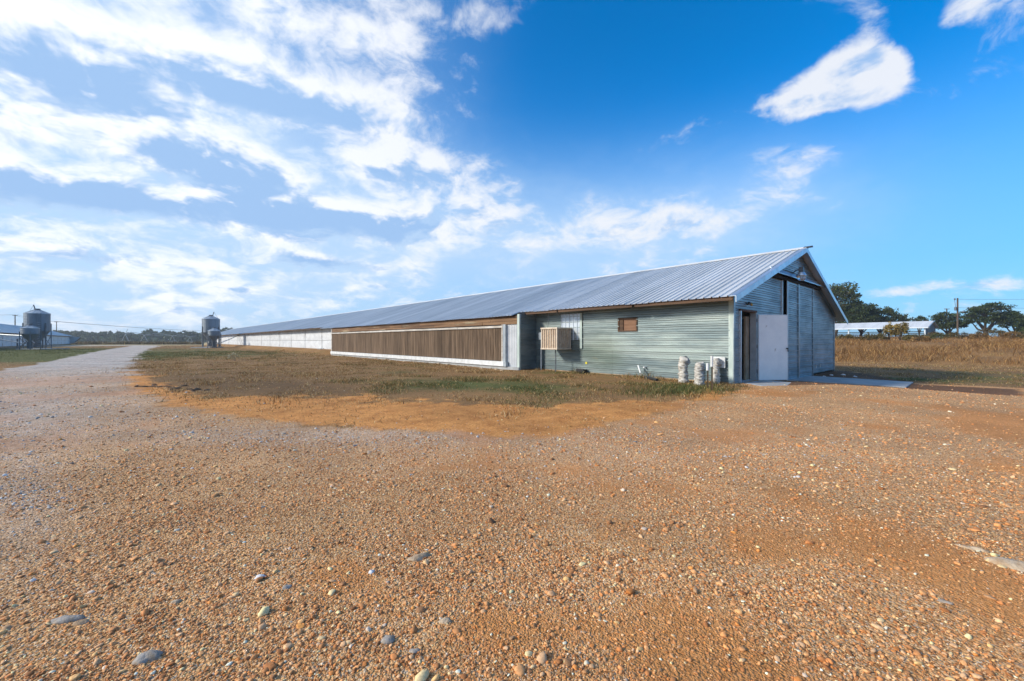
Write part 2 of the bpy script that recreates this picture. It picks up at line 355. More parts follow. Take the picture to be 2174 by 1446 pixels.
LOWER = [(283, 790), (287, 815), (330, 843), (400, 866), (480, 877), (600, 894), (720, 904), (850, 913), (960, 921), (1080, 926), (1200, 920), (1270, 905), (1400, 873), (1480, 853), (1550, 840)]
UPPER = [(1545, 834), (1450, 850), (1300, 860), (1150, 864), (1000, 864), (860, 858), (760, 848), (640, 842), (500, 845), (400, 848), (330, 836)]
ROAD_R = [(336, 736), (318, 741), (300, 752), (294, 760), (286, 775)]
ROAD_L = [(0, 787), (81, 774), (142, 760), (202, 747.5), (250, 739), (283, 734.5)]
lower = [gnd(*p) for p in LOWER]; upper = [gnd(*p) for p in UPPER]
GRASS_MAIN = [(1.5, 118)] + [gnd(*p) for p in ROAD_R] + lower + [(13.0, 4.7), (14.5, 5.3), (14.5, 150), (1.5, 150)]
ORANGE = lower + upper
GRASS_LEFT = [(-80, -8), (-30, 8), (-12, 17.5), (-7.3, 23.5)] + [gnd(*p) for p in ROAD_L] + [(-3.4, 138), (-300, 138), (-300, -8)]
RIGHT = [(25.6, 4.4), gnd(1850, 806, -.2), gnd(1960, 817, -.2), gnd(2060, 821, -.2), gnd(2174, 826, -.2), (24, -4), (36, -12), (80, -26), (400, -60), (400, 400), (25.6, 400)]
DARK_GROUND = [gnd(1600, 820, 0), gnd(1660, 826, -.1), gnd(1800, 832, -.2), gnd(1960, 836, -.2), gnd(2174, 842, -.2), gnd(2174, 826, -.2), gnd(1960, 817, -.2), (25.8, 4.6), (25.4, 6.4), (18, 5.2), (15.5, 5.0)]  # mud round the apron, and dark brown ground past the right gable corner
TAN = [(-400, 152), (-3, 152), (3, 140), (60, 175), (700, 200), (700, 3000), (-3000, 3000), (-3000, 152)]
def sdist(poly, x, y):
    """signed distance, positive inside"""
    d2 = np.full(x.shape, 1e18); ins = np.zeros(x.shape, bool)
    for (ax, ay), (bx, by) in zip(poly, poly[1:] + poly[:1]):
        ex, ey = bx - ax, by - ay; L = ex * ex + ey * ey + 1e-12
        t = np.clip(((x - ax) * ex + (y - ay) * ey) / L, 0, 1)
        d2 = np.minimum(d2, (x - ax - t * ex) ** 2 + (y - ay - t * ey) ** 2)
        c = ((ay > y) != (by > y)); ins ^= c & (x < (bx - ax) * (y - ay) / (by - ay + 1e-12) + ax)
    return np.where(ins, 1, -1) * np.sqrt(d2)
def zones(x, y):
    dep = np.maximum(x * SI + y * CO, .5); px = 1087 + 885 * (x * CO - y * SI) / dep; py = 723 + 885 * 1.3 / dep
    wob = (fbm(x * .8, y * .8, 31, 4) - .5) * np.clip(dep * .06, .5, 1.6)
    sdo = sdist(ORANGE, x, y)
    g_main = sst(-.7, .6, sdist(GRASS_MAIN, x, y) + wob * 1.2 + (fbm(x * 3.1, y * 3.1, 35, 3) - .5) * .9)
    g_left = sst(-.3, .5, sdist(GRASS_LEFT, x, y) + wob * .6)
    g_right = sst(-.3, .6, sdist(RIGHT, x, y) + wob)
    orange = np.clip(1.0 * sst(-.9, .8, sdo + wob * 1.6 + (fbm(x * 2.2, y * 2.2, 33, 3) - .5) * 1.8) + .34 * sst(-4.5, .5, sdo + wob * 2.0), 0, 1) * sst(-.2, .5, g_main - .1)
    dark_ground = sst(-.3, .4, sdist(DARK_GROUND, x, y) + wob * .5)
    tan = sst(-4, 4, sdist(TAN, x, y))
    def blob(cx, cy, w, h): return np.exp(-((px - cx) / w) ** 2 - ((py - cy) / h) ** 2) * (dep > 1)
    green = (.9 * blob(1450, 828, 80, 14) + .55 * blob(1150, 825, 260, 26) + .5 * blob(850, 812, 180, 22) + .55 * blob(500, 752, 130, 9) + .25 * blob(400, 742, 100, 4)
             - .35 * blob(480, 818, 200, 22) + 1.9 * blob(100, 752, 260, 12) + .5 * blob(60, 768, 120, 12) + .55 * blob(2000, 795, 200, 16) + .8 * blob(1330, 790, 200, 8))
    green = green * .95 + (fbm(x * .5, y * .5, 41, 4) - .5) * 1.1 + .03
    brown = blob(470, 812, 220, 22) * .9 + blob(700, 830, 160, 16) * .6
    sand = (fbm(x * .42, y * .42, 51, 3) - .42) * 3.4 + (fbm(x * 1.7, y * 1.7, 53, 3) - .5) * 1.2
    for bl in ((600, 1110, 130, 45, .9), (720, 1200, 150, 55, .8), (900, 1275, 220, 50, .7), (1180, 1335, 260, 50, .7), (1660, 1150, 150, 65, .7), (1380, 1040, 220, 26, .5), (420, 985, 130, 24, .4), (1820, 1300, 120, 50, .5), (300, 1290, 150, 45, .5), (1050, 990, 300, 18, .5), (1600, 930, 160, 16, .4), (1950, 1000, 160, 30, .35)):
        sand = sand + bl[4] * blob(*bl[:4])
    rut = np.exp(-((np.hypot(x - 16, y + 9) - 17.2) / .35) ** 2) + np.exp(-((np.hypot(x - 16, y + 9) - 15.5) / .35) ** 2)      # faint curved wheel tracks towards the lane
    sand = sand + .55 * rut
    grey = sst(9, 24, dep) * sst(9, -1.5, x) * .95 + blob(60, 860, 300, 70) * .55 + .35 * blob(30, 1050, 120, 160) + blob(700, 925, 400, 20) * .3 + .10 * blob(1100, 950, 900, 60)
    return dict(grass=np.clip(g_main + g_left + g_right, 0, 1), green=np.clip(green, 0, 1), orange=orange, dark_ground=dark_ground, tan=tan, brown=np.clip(brown, 0, 1),
                sand=np.clip(sand, 0, 1), grey=np.clip(grey, 0, 1))
def axis(lo, hi, step, far):
    a = list(np.arange(lo, hi, step)); s = step
    while a[-1] < far: s *= 1.035 if a[-1] < 190 else 1.25; a.append(a[-1] + s)
    s = step
    while a[0] > -far: s *= 1.22; a.insert(0, a[0] - s)
    return np.array(a)
def ground_mat():
    m, t, b = material('yard ground')
    pos = t.add('ShaderNodeNewGeometry').outputs['Position']
    za = t.add('ShaderNodeAttribute', attribute_name='zone_a').outputs['Color']; zb = t.add('ShaderNodeAttribute', attribute_name='zone_b').outputs['Color']
    zc = t.add('ShaderNodeAttribute', attribute_name='zone_c').outputs['Color']
    def rgb(s):
        n = t.add('ShaderNodeSeparateColor'); t.l.new(s, n.inputs[0]); return n.outputs
    grass, green, orange = rgb(za); dark_ground, tan, sand = rgb(zb); grey, brown, _ = rgb(zc)
    fine = t.noise(pos, 26, 6, .7); mid = t.noise(pos, 3.1, 6, .62); big = t.noise(pos, .55, 4, .55)
    vor = t.add('ShaderNodeTexVoronoi'); vor.inputs['Scale'].default_value = 78; t.l.new(t.v('MULTIPLY', pos, (1, 1, .3)), vor.inputs['Vector'])
    vor2 = t.add('ShaderNodeTexVoronoi'); vor2.inputs['Scale'].default_value = 120; t.l.new(t.v('MULTIPLY', pos, (1, 1, .3)), vor2.inputs['Vector'])
    cell = rgb(vor.outputs['Color'])[0]; cell2 = rgb(vor2.outputs['Color'])[1]
    # gravel: tan pebbles in reddish sand, greyer limestone along the lane
    peb = t.mix(t.ramp(cell, .1, .95, smooth=False), (.30, .130, .042), (.76, .44, .195))
    peb = t.mix(t.ramp(cell2, .78, .97), peb, (.62, .48, .33))
    grv = t.mix(t.ramp(cell, .1, .95, smooth=False), (.29, .265, .24), (.66, .63, .59))
    rubb = t.ramp(t.noise(pos, 6.5, 4, .7), .35, .65, .62, 1.18)
    grv = t.mix(1.0, t.mix(t.ramp(cell2, .7, .95), grv, (.70, .66, .62)), t.xyz(rubb, rubb, rubb), 'MULTIPLY')
    dirt = t.mix(t.ramp(fine, .3, .7), (.43, .172, .046), (.70, .305, .098))
    yard = t.mix(t.m('MULTIPLY', t.ramp(t.m('ADD', sand, t.m('MULTIPLY_ADD', mid, 1.0, -.5)), .25, .85), .85), peb, dirt)
    yard = t.mix(t.m('MULTIPLY', grey, t.ramp(mid, .3, .7, .72, 1.0)), yard, grv)
    # turf: dry thatch and soil between the blades
    thatch = t.mix(t.ramp(fine, .3, .7), (.19, .100, .038), (.36, .205, .082))
    turf = t.mix(t.ramp(t.m('ADD', green, t.m('MULTIPLY_ADD', mid, .8, -.4)), .25, .9), thatch, t.mix(t.ramp(fine, .3, .7), (.060, .075, .018), (.16, .155, .045)))
    turf = t.mix(t.m('MULTIPLY', brown, t.ramp(mid, .3, .7, .5, 1.0)), turf, t.mix(fine, (.060, .036, .016), (.17, .10, .045)))
    clay = t.mix(t.ramp(t.m('ADD', t.m('MULTIPLY', fine, .6), t.m('MULTIPLY', mid, .4)), .34, .66), (.40, .145, .036), (.80, .380, .115))
    turf = t.mix(t.ramp(t.m('ADD', orange, t.m('MULTIPLY_ADD', mid, 1.1, -.55)), .35, .80), turf, clay)
    col = t.mix(t.ramp(t.m('ADD', grass, t.m('MULTIPLY_ADD', fine, .5, -.25)), .3, .7), yard, turf)
    dark_ground_col = t.mix(t.ramp(fine, .3, .7), (.085, .040, .020), (.21, .115, .060))
    col = t.mix(t.m('MULTIPLY', t.ramp(t.m('ADD', dark_ground, t.m('MULTIPLY_ADD', mid, .9, -.45)), .3, .8), .9), col, dark_ground_col)
    col = t.mix(tan, col, t.mix(t.ramp(big, .4, .6), (.42, .31, .17), (.30, .25, .12)))
    shade = t.ramp(big, .3, .7, .84, 1.14)
    col = t.mix(1.0, col, t.xyz(shade, shade, shade), 'MULTIPLY')
    t.l.new(col, b.inputs['Base Color']); b.inputs['Roughness'].default_value = .9; b.inputs['Specular IOR Level'].default_value = .2
    hgt = t.m('ADD', t.m('MULTIPLY', vor.outputs['Distance'], -.55), t.m('ADD', t.m('MULTIPLY', vor2.outputs['Distance'], -.35), t.m('MULTIPLY', fine, .8)))
    bn = t.add('ShaderNodeBump'); bn.inputs['Strength'].default_value = .75; bn.inputs['Distance'].default_value = .025
    t.l.new(hgt, bn.inputs['Height']); t.l.new(bn.outputs[0], b.inputs['Normal'])
    return m
gx = axis(-10, 42, .16, 4000); gy = axis(-5, 48, .16, 4000)
GX, GY = np.meshgrid(gx, gy); X = GX.ravel(); Y = GY.ravel(); nx = len(gx); ny = len(gy)
Z = zt(X, Y); zn = zones(X, Y)
ii = (np.arange(ny - 1)[:, None] * nx + np.arange(nx - 1)[None, :]).ravel()
ground = np_mesh('ground', np.stack([X, Y, Z], 1), np.stack([ii, ii + 1, ii + nx + 1, ii + nx], 1), ground_mat(),
                 dict(zone_a=np.stack([zn['grass'], zn['green'], zn['orange']], 1), zone_b=np.stack([zn['dark_ground'], zn['tan'], zn['sand']], 1), zone_c=np.stack([zn['grey'], zn['brown'], zn['dark_ground']], 1)), smooth=True)
tag(ground, 'wide flat yard of brown gravel and dry turf', kind='structure')

# loose gravel: instances of a few knobbly pebbles on the yard
rng = np.random.default_rng(7)
def gravel_points():
    P = []
    for r0, r1, rho in ((1.0, 2.6, 14500), (2.6, 4.2, 8500), (4.2, 6.5, 4000), (6.5, 10, 1500), (10, 16, 420), (16, 26, 110)):
        n = int(rho * (r1 * r1 - r0 * r0) * R(128) / 2)
        r = np.sqrt(rng.uniform(r0 * r0, r1 * r1, n)); a = YAW + rng.uniform(-R(64), R(64), n)
        P.append(np.stack([r * np.sin(a), r * np.cos(a), np.full(n, (r0 + r1) / 2)], 1))
    P = np.concatenate(P); x, y, rr = P.T
    q = zones(x, y)
    patch = fbm(x * 1.6, y * 1.6, 61, 3)
    keep = rng.uniform(0, 1, len(x)) < np.clip((1 - q['grass'] * 1.15) * (1 - .7 * q['dark_ground']) * (1 - .80 * q['sand']) * (.10 + 1.15 * patch), 0, 1)
    keep |= (rng.uniform(0, 1, len(x)) < .05 * (q['grass'] > .5))
    x, y, rr = x[keep], y[keep], rr[keep]; grey = q['grey'][keep]; n = len(x)
    size = np.clip(np.exp(rng.normal(math.log(.0028), .55, n)), .0014, .018) * (1 + np.clip(rr - 3, 0, 20) * .075)
    big = (rng.uniform(0, 1, n) < .006) & (rr < 4); size[big] *= rng.uniform(1.5, 2.3, big.sum())
    sc3 = np.stack([size * rng.uniform(.85, 1.55, n), size * rng.uniform(.75, 1.1, n), size * rng.uniform(.42, .8, n)], 1)
    rot = np.stack([rng.normal(0, .25, n), rng.normal(0, .25, n), rng.uniform(0, 6.28, n)], 1)
    k = rng.uniform(0, 1, n); bright = np.exp(np.clip(rng.normal(-.04, .26, n), -.7, .35))
    pal = np.array([(.50, .255, .105), (.60, .345, .160), (.44, .20, .072), (.68, .47, .28), (.50, .33, .19), (.74, .66, .56), (.30, .165, .080), (.56, .245, .070)])
    wgt = np.array([.23, .22, .18, .17, .07, .03, .04, .06]); idx = np.searchsorted(np.cumsum(wgt) / wgt.sum(), k)
    col = pal[np.clip(idx, 0, 7)] * np.array([[1.14, .97, .83]]) * bright[:, None]
    gcol = np.array([(.48, .455, .425)]) * bright[:, None]
    gm = (rng.uniform(0, 1, n) < grey * .95)[:, None]
    col = np.clip(np.where(gm, gcol, col), .03, .78)
    return np.stack([x, y, zt(x, y) + sc3[:, 2] * .25], 1), sc3, rot, col
def pebble_mat():
    m, t, b = material('pebbles')
    a = t.add('ShaderNodeAttribute', attribute_type='INSTANCER', attribute_name='tint').outputs['Color']
    n = t.noise(t.add('ShaderNodeNewGeometry').outputs['Position'], 90, 4, .6)
    k = t.ramp(n, .3, .7, .78, 1.15); t.l.new(t.mix(1.0, a, t.xyz(k, k, k), 'MULTIPLY'), b.inputs['Base Color'])
    b.inputs['Roughness'].default_value = .72; b.inputs['Specular IOR Level'].default_value = .35; return m
def scatter_object(name, P, S, Rt, C, mat, shapes=6, subdiv=2, rough=.55):
    me = bpy.data.meshes.new(name); n = len(P); me.vertices.add(n); me.vertices.foreach_set('co', P.astype(np.float32).ravel())
    for nm, arr in (('scl', S), ('rot', Rt)):
        a = me.attributes.new(nm, 'FLOAT_VECTOR', 'POINT'); a.data.foreach_set('vector', arr.astype(np.float32).ravel())
    a = me.attributes.new('tint', 'FLOAT_COLOR', 'POINT'); c4 = np.ones((n, 4), np.float32); c4[:, :3] = C; a.data.foreach_set('color', c4.ravel())
    a = me.attributes.new('pick', 'INT', 'POINT'); a.data.foreach_set('value', rng.integers(0, shapes, n).astype(np.int32))
    ob = bpy.data.objects.new(name, me); COL.objects.link(ob); me.materials.append(mat)
    g = bpy.data.node_groups.new(name, 'GeometryNodeTree')
    g.interface.new_socket('Geometry', in_out='INPUT', socket_type='NodeSocketGeometry'); g.interface.new_socket('Geometry', in_out='OUTPUT', socket_type='NodeSocketGeometry')
    N = g.nodes; L = g.links; gi = N.new('NodeGroupInput'); go = N.new('NodeGroupOutput')
    jn = N.new('GeometryNodeJoinGeometry')
    for k in range(shapes):
        ico = N.new('GeometryNodeMeshIcoSphere'); ico.inputs['Radius'].default_value = 1; ico.inputs['Subdivisions'].default_value = subdiv
        sp = N.new('GeometryNodeSetPosition'); pz = N.new('GeometryNodeInputPosition')
        nz = N.new('ShaderNodeTexNoise'); nz.noise_dimensions = '4D'; nz.inputs['W'].default_value = k * 3.7; nz.inputs['Scale'].default_value = 1.1; nz.inputs['Detail'].default_value = 1.5
        L.new(pz.outputs[0], nz.inputs['Vector'])
        sub = N.new('ShaderNodeVectorMath'); sub.operation = 'SUBTRACT'; sub.inputs[1].default_value = (.5, .5, .5); L.new(nz.outputs['Color'], sub.inputs[0])
        scn = N.new('ShaderNodeVectorMath'); scn.operation = 'SCALE'; scn.inputs['Scale'].default_value = rough * 3; L.new(sub.outputs[0], scn.inputs[0])
        L.new(ico.outputs['Mesh'], sp.inputs['Geometry']); L.new(scn.outputs[0], sp.inputs['Offset'])
        sm = N.new('GeometryNodeSetMaterial'); sm.inputs['Material'].default_value = mat; L.new(sp.outputs[0], sm.inputs[0])
        ss = N.new('GeometryNodeSetShadeSmooth'); L.new(sm.outputs[0], ss.inputs[0])
        gt = N.new('GeometryNodeGeometryToInstance'); L.new(ss.outputs[0], gt.inputs[0]); L.new(gt.outputs[0], jn.inputs[0])
    ip = N.new('GeometryNodeInstanceOnPoints'); L.new(gi.outputs[0], ip.inputs['Points']); L.new(jn.outputs[0], ip.inputs['Instance'])
    ip.inputs['Pick Instance'].default_value = True
    for nm, ty, so in (('pick', 'INT', 'Instance Index'), ('rot', 'FLOAT_VECTOR', 'Rotation'), ('scl', 'FLOAT_VECTOR', 'Scale')):
        na = N.new('GeometryNodeInputNamedAttribute'); na.data_type = ty; na.inputs['Name'].default_value = nm
        L.new(na.outputs[0], ip.inputs[so])
    L.new(ip.outputs[0], go.inputs[0])
    md = ob.modifiers.new('scatter', 'NODES'); md.node_group = g
    return ob
gp = gravel_points()
gravel = scatter_object('gravel', *gp, pebble_mat())
tag(gravel, 'loose tan and grey pebbles strewn over the yard', 'gravel', kind='stuff')

# grass: every blade a bent sliver
def blades(name, x, y, h, w, col, lean, label, cat, seg=2):
    n = len(x); rg = np.random.default_rng(len(x))
    a = rg.uniform(0, 2 * math.pi, n); f = rg.uniform(0, 2 * math.pi, n); z = zt(x, y) - .01
    wx, wy = np.cos(f) * w / 2, np.sin(f) * w / 2; lx, ly = np.cos(a) * lean * h, np.sin(a) * lean * h
    V = []
    for k in range(seg + 1):
        q = k / seg; taper = 1 - .92 * q ** 1.4; bx = x + lx * q ** 1.8; by = y + ly * q ** 1.8; bz = z + h * (q - .32 * np.clip(lean, 0, 2) * q ** 2.2 * .8)
        V.append(np.stack([bx - wx * taper, by - wy * taper, bz], 1)); V.append(np.stack([bx + wx * taper, by + wy * taper, bz], 1))
    V = np.stack(V, 1); c = 2 * (seg + 1); base = np.arange(n) * c
    F = np.concatenate([np.stack([base + 2 * k, base + 2 * k + 1, base + 2 * k + 3, base + 2 * k + 2], 1) for k in range(seg)])
    C = np.repeat(col[:, None, :], c, 1).reshape(-1, 3)
    return tag(np_mesh(name, V.reshape(-1, 3), F, M['blade'], C), label, cat, kind='stuff')
def dry_green(n, green, rg):
    dry = np.array([(.34, .19, .065), (.46, .29, .115), (.26, .135, .048), (.15, .078, .03), (.58, .43, .22)])[rg.integers(0, 5, n)]
    grn = np.array([(.080, .105, .024), (.115, .125, .034), (.165, .150, .050), (.060, .080, .020)])[rg.integers(0, 4, n)]
    f = (rg.uniform(0, 1, n) < green)[:, None]
    return np.where(f, grn, dry) * np.exp(rg.normal(0, .22, n))[:, None]
def lawn():
    rg = np.random.default_rng(11); XS = []; YS = []
    for (x0, x1, y0, y1, n) in ((-1, 13.1, 3, 14, 120000), (-2, 13.1, 14, 30, 95000), (-1, 12.6, 30, 60, 60000), (-12, 12.6, 60, 130, 26000), (-35, -2, 20, 90, 60000), (25.4, 42, -12, 22, 110000), (15, 26, -12, 5, 30000)):
        XS.append(rg.uniform(x0, x1, n)); YS.append(rg.uniform(y0, y1, n))
    x = np.concatenate(XS); y = np.concatenate(YS); q = zones(x, y)
    tuft = fbm(x * 1.1, y * 1.1, 71, 4)
    barn = (x > 12.0) & (x < 25.3) & (y > 13.4) & (y < 160) | (x > 13.1) & (x < 25.3) & (y > 5)
    slab = (x > 17.8) & (x < 20.9) & (y > 1.5) & (y < 5.3)
    p = np.clip(q['grass'] ** 2 * (1 - .80 * q['orange']) * (1 - .8 * q['dark_ground']) * (1 - .25 * q['brown']) * (tuft * 3.4 - 1.18), 0, 1)
    k = (rg.uniform(0, 1, len(x)) < p) & ~barn & ~slab
    x, y, g, tf = x[k], y[k], q['green'][k], tuft[k]; n = len(x)
    dep = np.maximum(x * SI + y * CO, 5)
    h = rg.uniform(.018, .056, n) * (.6 + tf) * (1 + .45 * g) * (1 + dep * .006); w = rg.uniform(.006, .013, n) * (1 + dep * .035)
    edge = np.exp(-((x - 13.0) / .35) ** 2) * (y < 13.5) * (fbm(x * 3, y * 3, 5, 2) > .48); h *= 1 + 1.6 * edge; h *= 1 + 1.3 * sst(.60, .72, fbm(x * .9, y * .9, 73, 3))
    blades('lawn_grass', x, y, h, w, dry_green(n, g * .95, rg), rg.uniform(.3, 1.3, n), 'short patchy brown and green grass beside the barns', 'grass')
    # taller fresh tufts by the wrapped pipes
    n = 5200; c = np.array([gnd(1455, 829)]); x = rg.normal(10.6, .95, n); y = rg.normal(5.5, .55, n)
    k = (zones(x, y)['grass'] > .4) & (x < 13.05) & (rg.uniform(0, 1, n) < np.clip(fbm(x * 2, y * 2, 77, 3) * 2.4 - .5, 0, 1)); x, y = x[k], y[k]; n = len(x)
    blades('fresh_grass', x, y, rg.uniform(.06, .16, n), rg.uniform(.007, .012, n), dry_green(n, .85, rg) * .9, rg.uniform(.2, .9, n), 'patch of fresh green grass in front of the wrapped pipes', 'grass', 3)
    # the rank dry grass on the bank
    n = 150000; x = np.concatenate([rg.uniform(36, 58, n * 2 // 3), rg.uniform(58, 100, n // 3)]); y = np.concatenate([rg.uniform(-22, 42, n * 2 // 3), rg.uniform(-34, 50, n // 3)])
    cl = fbm(x * .35, y * .35, 81, 4); foot = 37.0 + (fbm(y * .25, y * 0, 83, 3) - .5) * 4
    k = (rg.uniform(0, 1, len(x)) < np.clip(cl * 3 - .75, .06, 1)) & (x > foot)
    band = np.exp(-((x - 51.5) / 1.9) ** 2)
    k &= rg.uniform(0, 1, len(x)) > band * .7
    x, y, cl, band = x[k], y[k], cl[k], band[k]; n = len(x)
    h = rg.uniform(.18, .58, n) * (.40 + cl) * (1 - .6 * band) * (1 - .15 * sst(50, 60, x)) * (.25 + 1.4 * fbm(x * .22, y * .22, 85, 3)); w = rg.uniform(.014, .030, n) * (1 + sst(50, 90, x))
    pal = np.array([(.30, .155, .050), (.38, .215, .080), (.22, .105, .034), (.14, .068, .025), (.46, .29, .12), (.10, .075, .026)])
    col = pal[np.clip((rg.uniform(0, 1, n) * 3.6 + cl * 2.6 - .6).astype(int), 0, 5)] * np.exp(rg.normal(0, .25, n))[:, None]
    blades('bank_grass', x, y, h, w, col, rg.uniform(.3, 1.3, n), 'rank golden brown grass covering the raised bank', 'grass', 3)
    # the weed row across the end of the lane
    n = 26000; s = rg.uniform(-1, 1, n); px = rg.uniform(-700, 560, n); dp = rg.uniform(134, 146, n)
    d0 = np.array([ray(p_, 723)[:2] for p_ in px]); x, y = d0[:, 0] * dp, d0[:, 1] * dp
    cl = fbm(x * .3, y * .3, 91, 3); k = (rg.uniform(0, 1, n) < np.clip(cl * 3 - .6, .1, 1)) & ~((x > 12.5) & (x < 26.5)); x, y, cl = x[k], y[k], cl[k]; n = len(x)
    col = np.array([(.10, .062, .028), (.16, .10, .045), (.065, .055, .022), (.32, .25, .13), (.12, .085, .03)])[rg.integers(0, 5, n)] * np.exp(rg.normal(0, .3, n))[:, None]
    blades('field_weeds', x, y, rg.uniform(.5, 1.25, n) * (.5 + cl), rg.uniform(.10, .22, n), col, rg.uniform(.1, .7, n), 'dark row of dead weeds across the end of the lane', 'weeds', 2)
lawn()

# ------------------------------------------------------------------ ribbed metal sheets
def rib_profile(a, b, pitch=.229, major=.030, minor=.011):
    pts = [(a, 0.0)]; k = math.floor(a / pitch) - 1
    while k * pitch < b + pitch:
        c = k * pitch
        for s, o in ((c - .024, 0), (c - .011, major), (c + .011, major), (c + .024, 0), (c + .062, 0), (c + .076, minor), (c + .090, 0), (c + .139, 0), (c + .153, minor), (c + .167, 0)):
            if a < s < b: pts.append((s, o))
        k += 1
    pts.append((b, 0.0)); return pts
def sheet(plane, c, lo, hi, z0, z1_, name, mat, parent, out=-1, cols=5, wob=.004, seed=0):
    """sheet with horizontal ribs on the wall plane x=c or y=c, from lo(z) to hi(z)"""
    rg = random.Random(seed * 7919 + int(z0 * 1000) + 13); pr = rib_profile(z0, z1_)
    flo = lo if callable(lo) else (lambda z: lo); fhi = hi if callable(hi) else (lambda z: hi)
    mb = MB(); dz = [rg.uniform(-wob, wob) for _ in range(cols + 1)]; do = [rg.uniform(-wob, wob) for _ in range(cols + 1)]
    for z, o in pr:
        a, b = flo(z), fhi(z); b = max(a, b)
        for k in range(cols + 1):
            s = a + (b - a) * k / cols; zz = z + dz[k]; e = c + out * (o + abs(do[k]) * .5)
            mb.v.append((e, s, zz) if plane == 'x' else (s, e, zz))
    n = cols + 1
    for i in range(len(pr) - 1):
        for k in range(cols):
            q = (i * n + k, i * n + k + 1, (i + 1) * n + k + 1, (i + 1) * n + k); mb.f.append(q)
    return mb.build(name, mat, parent)
def vsheet(plane, c, a, b, z0, z1_, name, mat, parent, out=-1, pitch=.115, major=.016):
    """sheet with upright ribs; z0/z1 may be functions"""
    pr = rib_profile(a, b, pitch, major, .0); mb = MB()
    f0 = z0 if callable(z0) else (lambda s: z0); f1 = z1_ if callable(z1_) else (lambda s: z1_)
    for s, o in pr:
        for z in (f0(s), f1(s)):
            e = c + out * o; mb.v.append((e, s, z) if plane == 'x' else (s, e, z))
    for i in range(len(pr) - 1): mb.f.append((2 * i, 2 * i + 2, 2 * i + 3, 2 * i + 1))
    return mb.build(name, mat, parent)

# ------------------------------------------------------------------ the long barn
XW, YG, YE = 13.2, 5.1, 157.0        # side wall, near gable, far gable
AX, AZ = 19.22, 4.88                 # ridge
SL, SR = .345, .378                  # slopes
barn = thing('poultry_barn', (XW, YG, 0), 'long low barn of ribbed galvanised metal with brown cooling pads and an open white door', 'barn')
def roofz(x): return AZ - (AX - x) * SL if x < AX else AZ - (x - AX) * SR
def xl(z): return max(XW + .04, AX - (AZ - .06 - z) / SL)
def xr(z): return min(25.2, AX + (AZ - .06 - z) / SR)
# side wall of the store room
for i, (a, b, z0, z1_) in enumerate(((YG + .12, 9.45, .04, .93), (9.45, 13.56, .04, .93), (YG + .12, 9.45, .93, 1.66), (9.45, 13.56, .93, 1.66), (YG + .12, 8.38, 1.66, 2.10), (9.14, 13.56, 1.66, 2.10), (YG + .12, 9.45, 2.10, 2.72), (9.45, 13.56, 2.10, 2.72))):
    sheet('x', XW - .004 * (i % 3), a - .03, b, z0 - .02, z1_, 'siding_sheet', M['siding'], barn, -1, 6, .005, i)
MB().box(XW + .03, XW + .10, YG + .05, 13.5, 0, 1.60).build('inner_lining', M['dark'], barn)
MB().box(XW - .02, XW + .16, YG + .1, 13.5, -.35, .035).build('foundation_strip', M['found'], barn)
# corner posts
MB().box(XW - .035, XW + .012, YG - .01, YG + .125, -.12, 2.66).build('corner_trim', M['trim'], barn, bevel=.006)
MB().box(XW - .034, XW + .075, YG - .032, YG - .011, -.12, 2.74).build('corner_trim', M['gable'], barn)
# gable wall round the doorway
D0, D1, DZ = 13.68, 14.90, 2.16
for i, (a, b, z0, z1_) in enumerate(((13.28, D0 - .05, -.06, .86), (13.28, D0 - .05, .86, 1.78), (13.28, D0 - .05, 1.78, DZ + .05), (D1 + .05, 17.55, -.18, .70), (D1 + .05, 17.55, .70, 1.45), (D1 + .05, 17.55, 1.45, DZ + .05))):
    sheet('y', YG, a, b, z0, z1_, 'siding_sheet', M['gable'], barn, -1, 4, .004, 20 + i)
sheet('y', YG, xl, 17.55, DZ + .05, 2.86, 'siding_sheet', M['gable'], barn, -1, 6, .005, 31)
sheet('y', YG, xl, 17.55, 2.86, 3.74, 'siding_sheet', M['gable'], barn, -1, 6, .005, 32)
for i, (z0, z1_) in enumerate(((-.12, .86), (.86, 1.78), (1.78, 2.70), (2.70, 3.72))):
    sheet('y', YG - .012, 21.2, xr, z0, z1_, 'siding_sheet', M['gable'], barn, -1, 4, .006, 40 + i)
sheet('y', YG - .10, xl, xr, 3.74, 4.25, 'siding_sheet', M['gable'], barn, -1, 6, .004, 50)
sheet('y', YG - .10, xl, xr, 4.25, 4.80, 'siding_sheet', M['gable'], barn, -1, 4, .004, 51)
MB().box(25.16, 25.26, YG - .04, YG + .06, -.2, 2.56).build('corner_trim', M['gable'], barn)
MB().box(17.5, 17.56, YG - .05, YG + .01, -.15, 3.6).build('door_edge_trim', M['flash'], barn)
MB().box(17.56, 21.3, YG + .06, YG + .10, -.3, 3.74).build('dark_backing', M['dark'], barn)  # near-black sheet painted as the shade behind the sliding doors
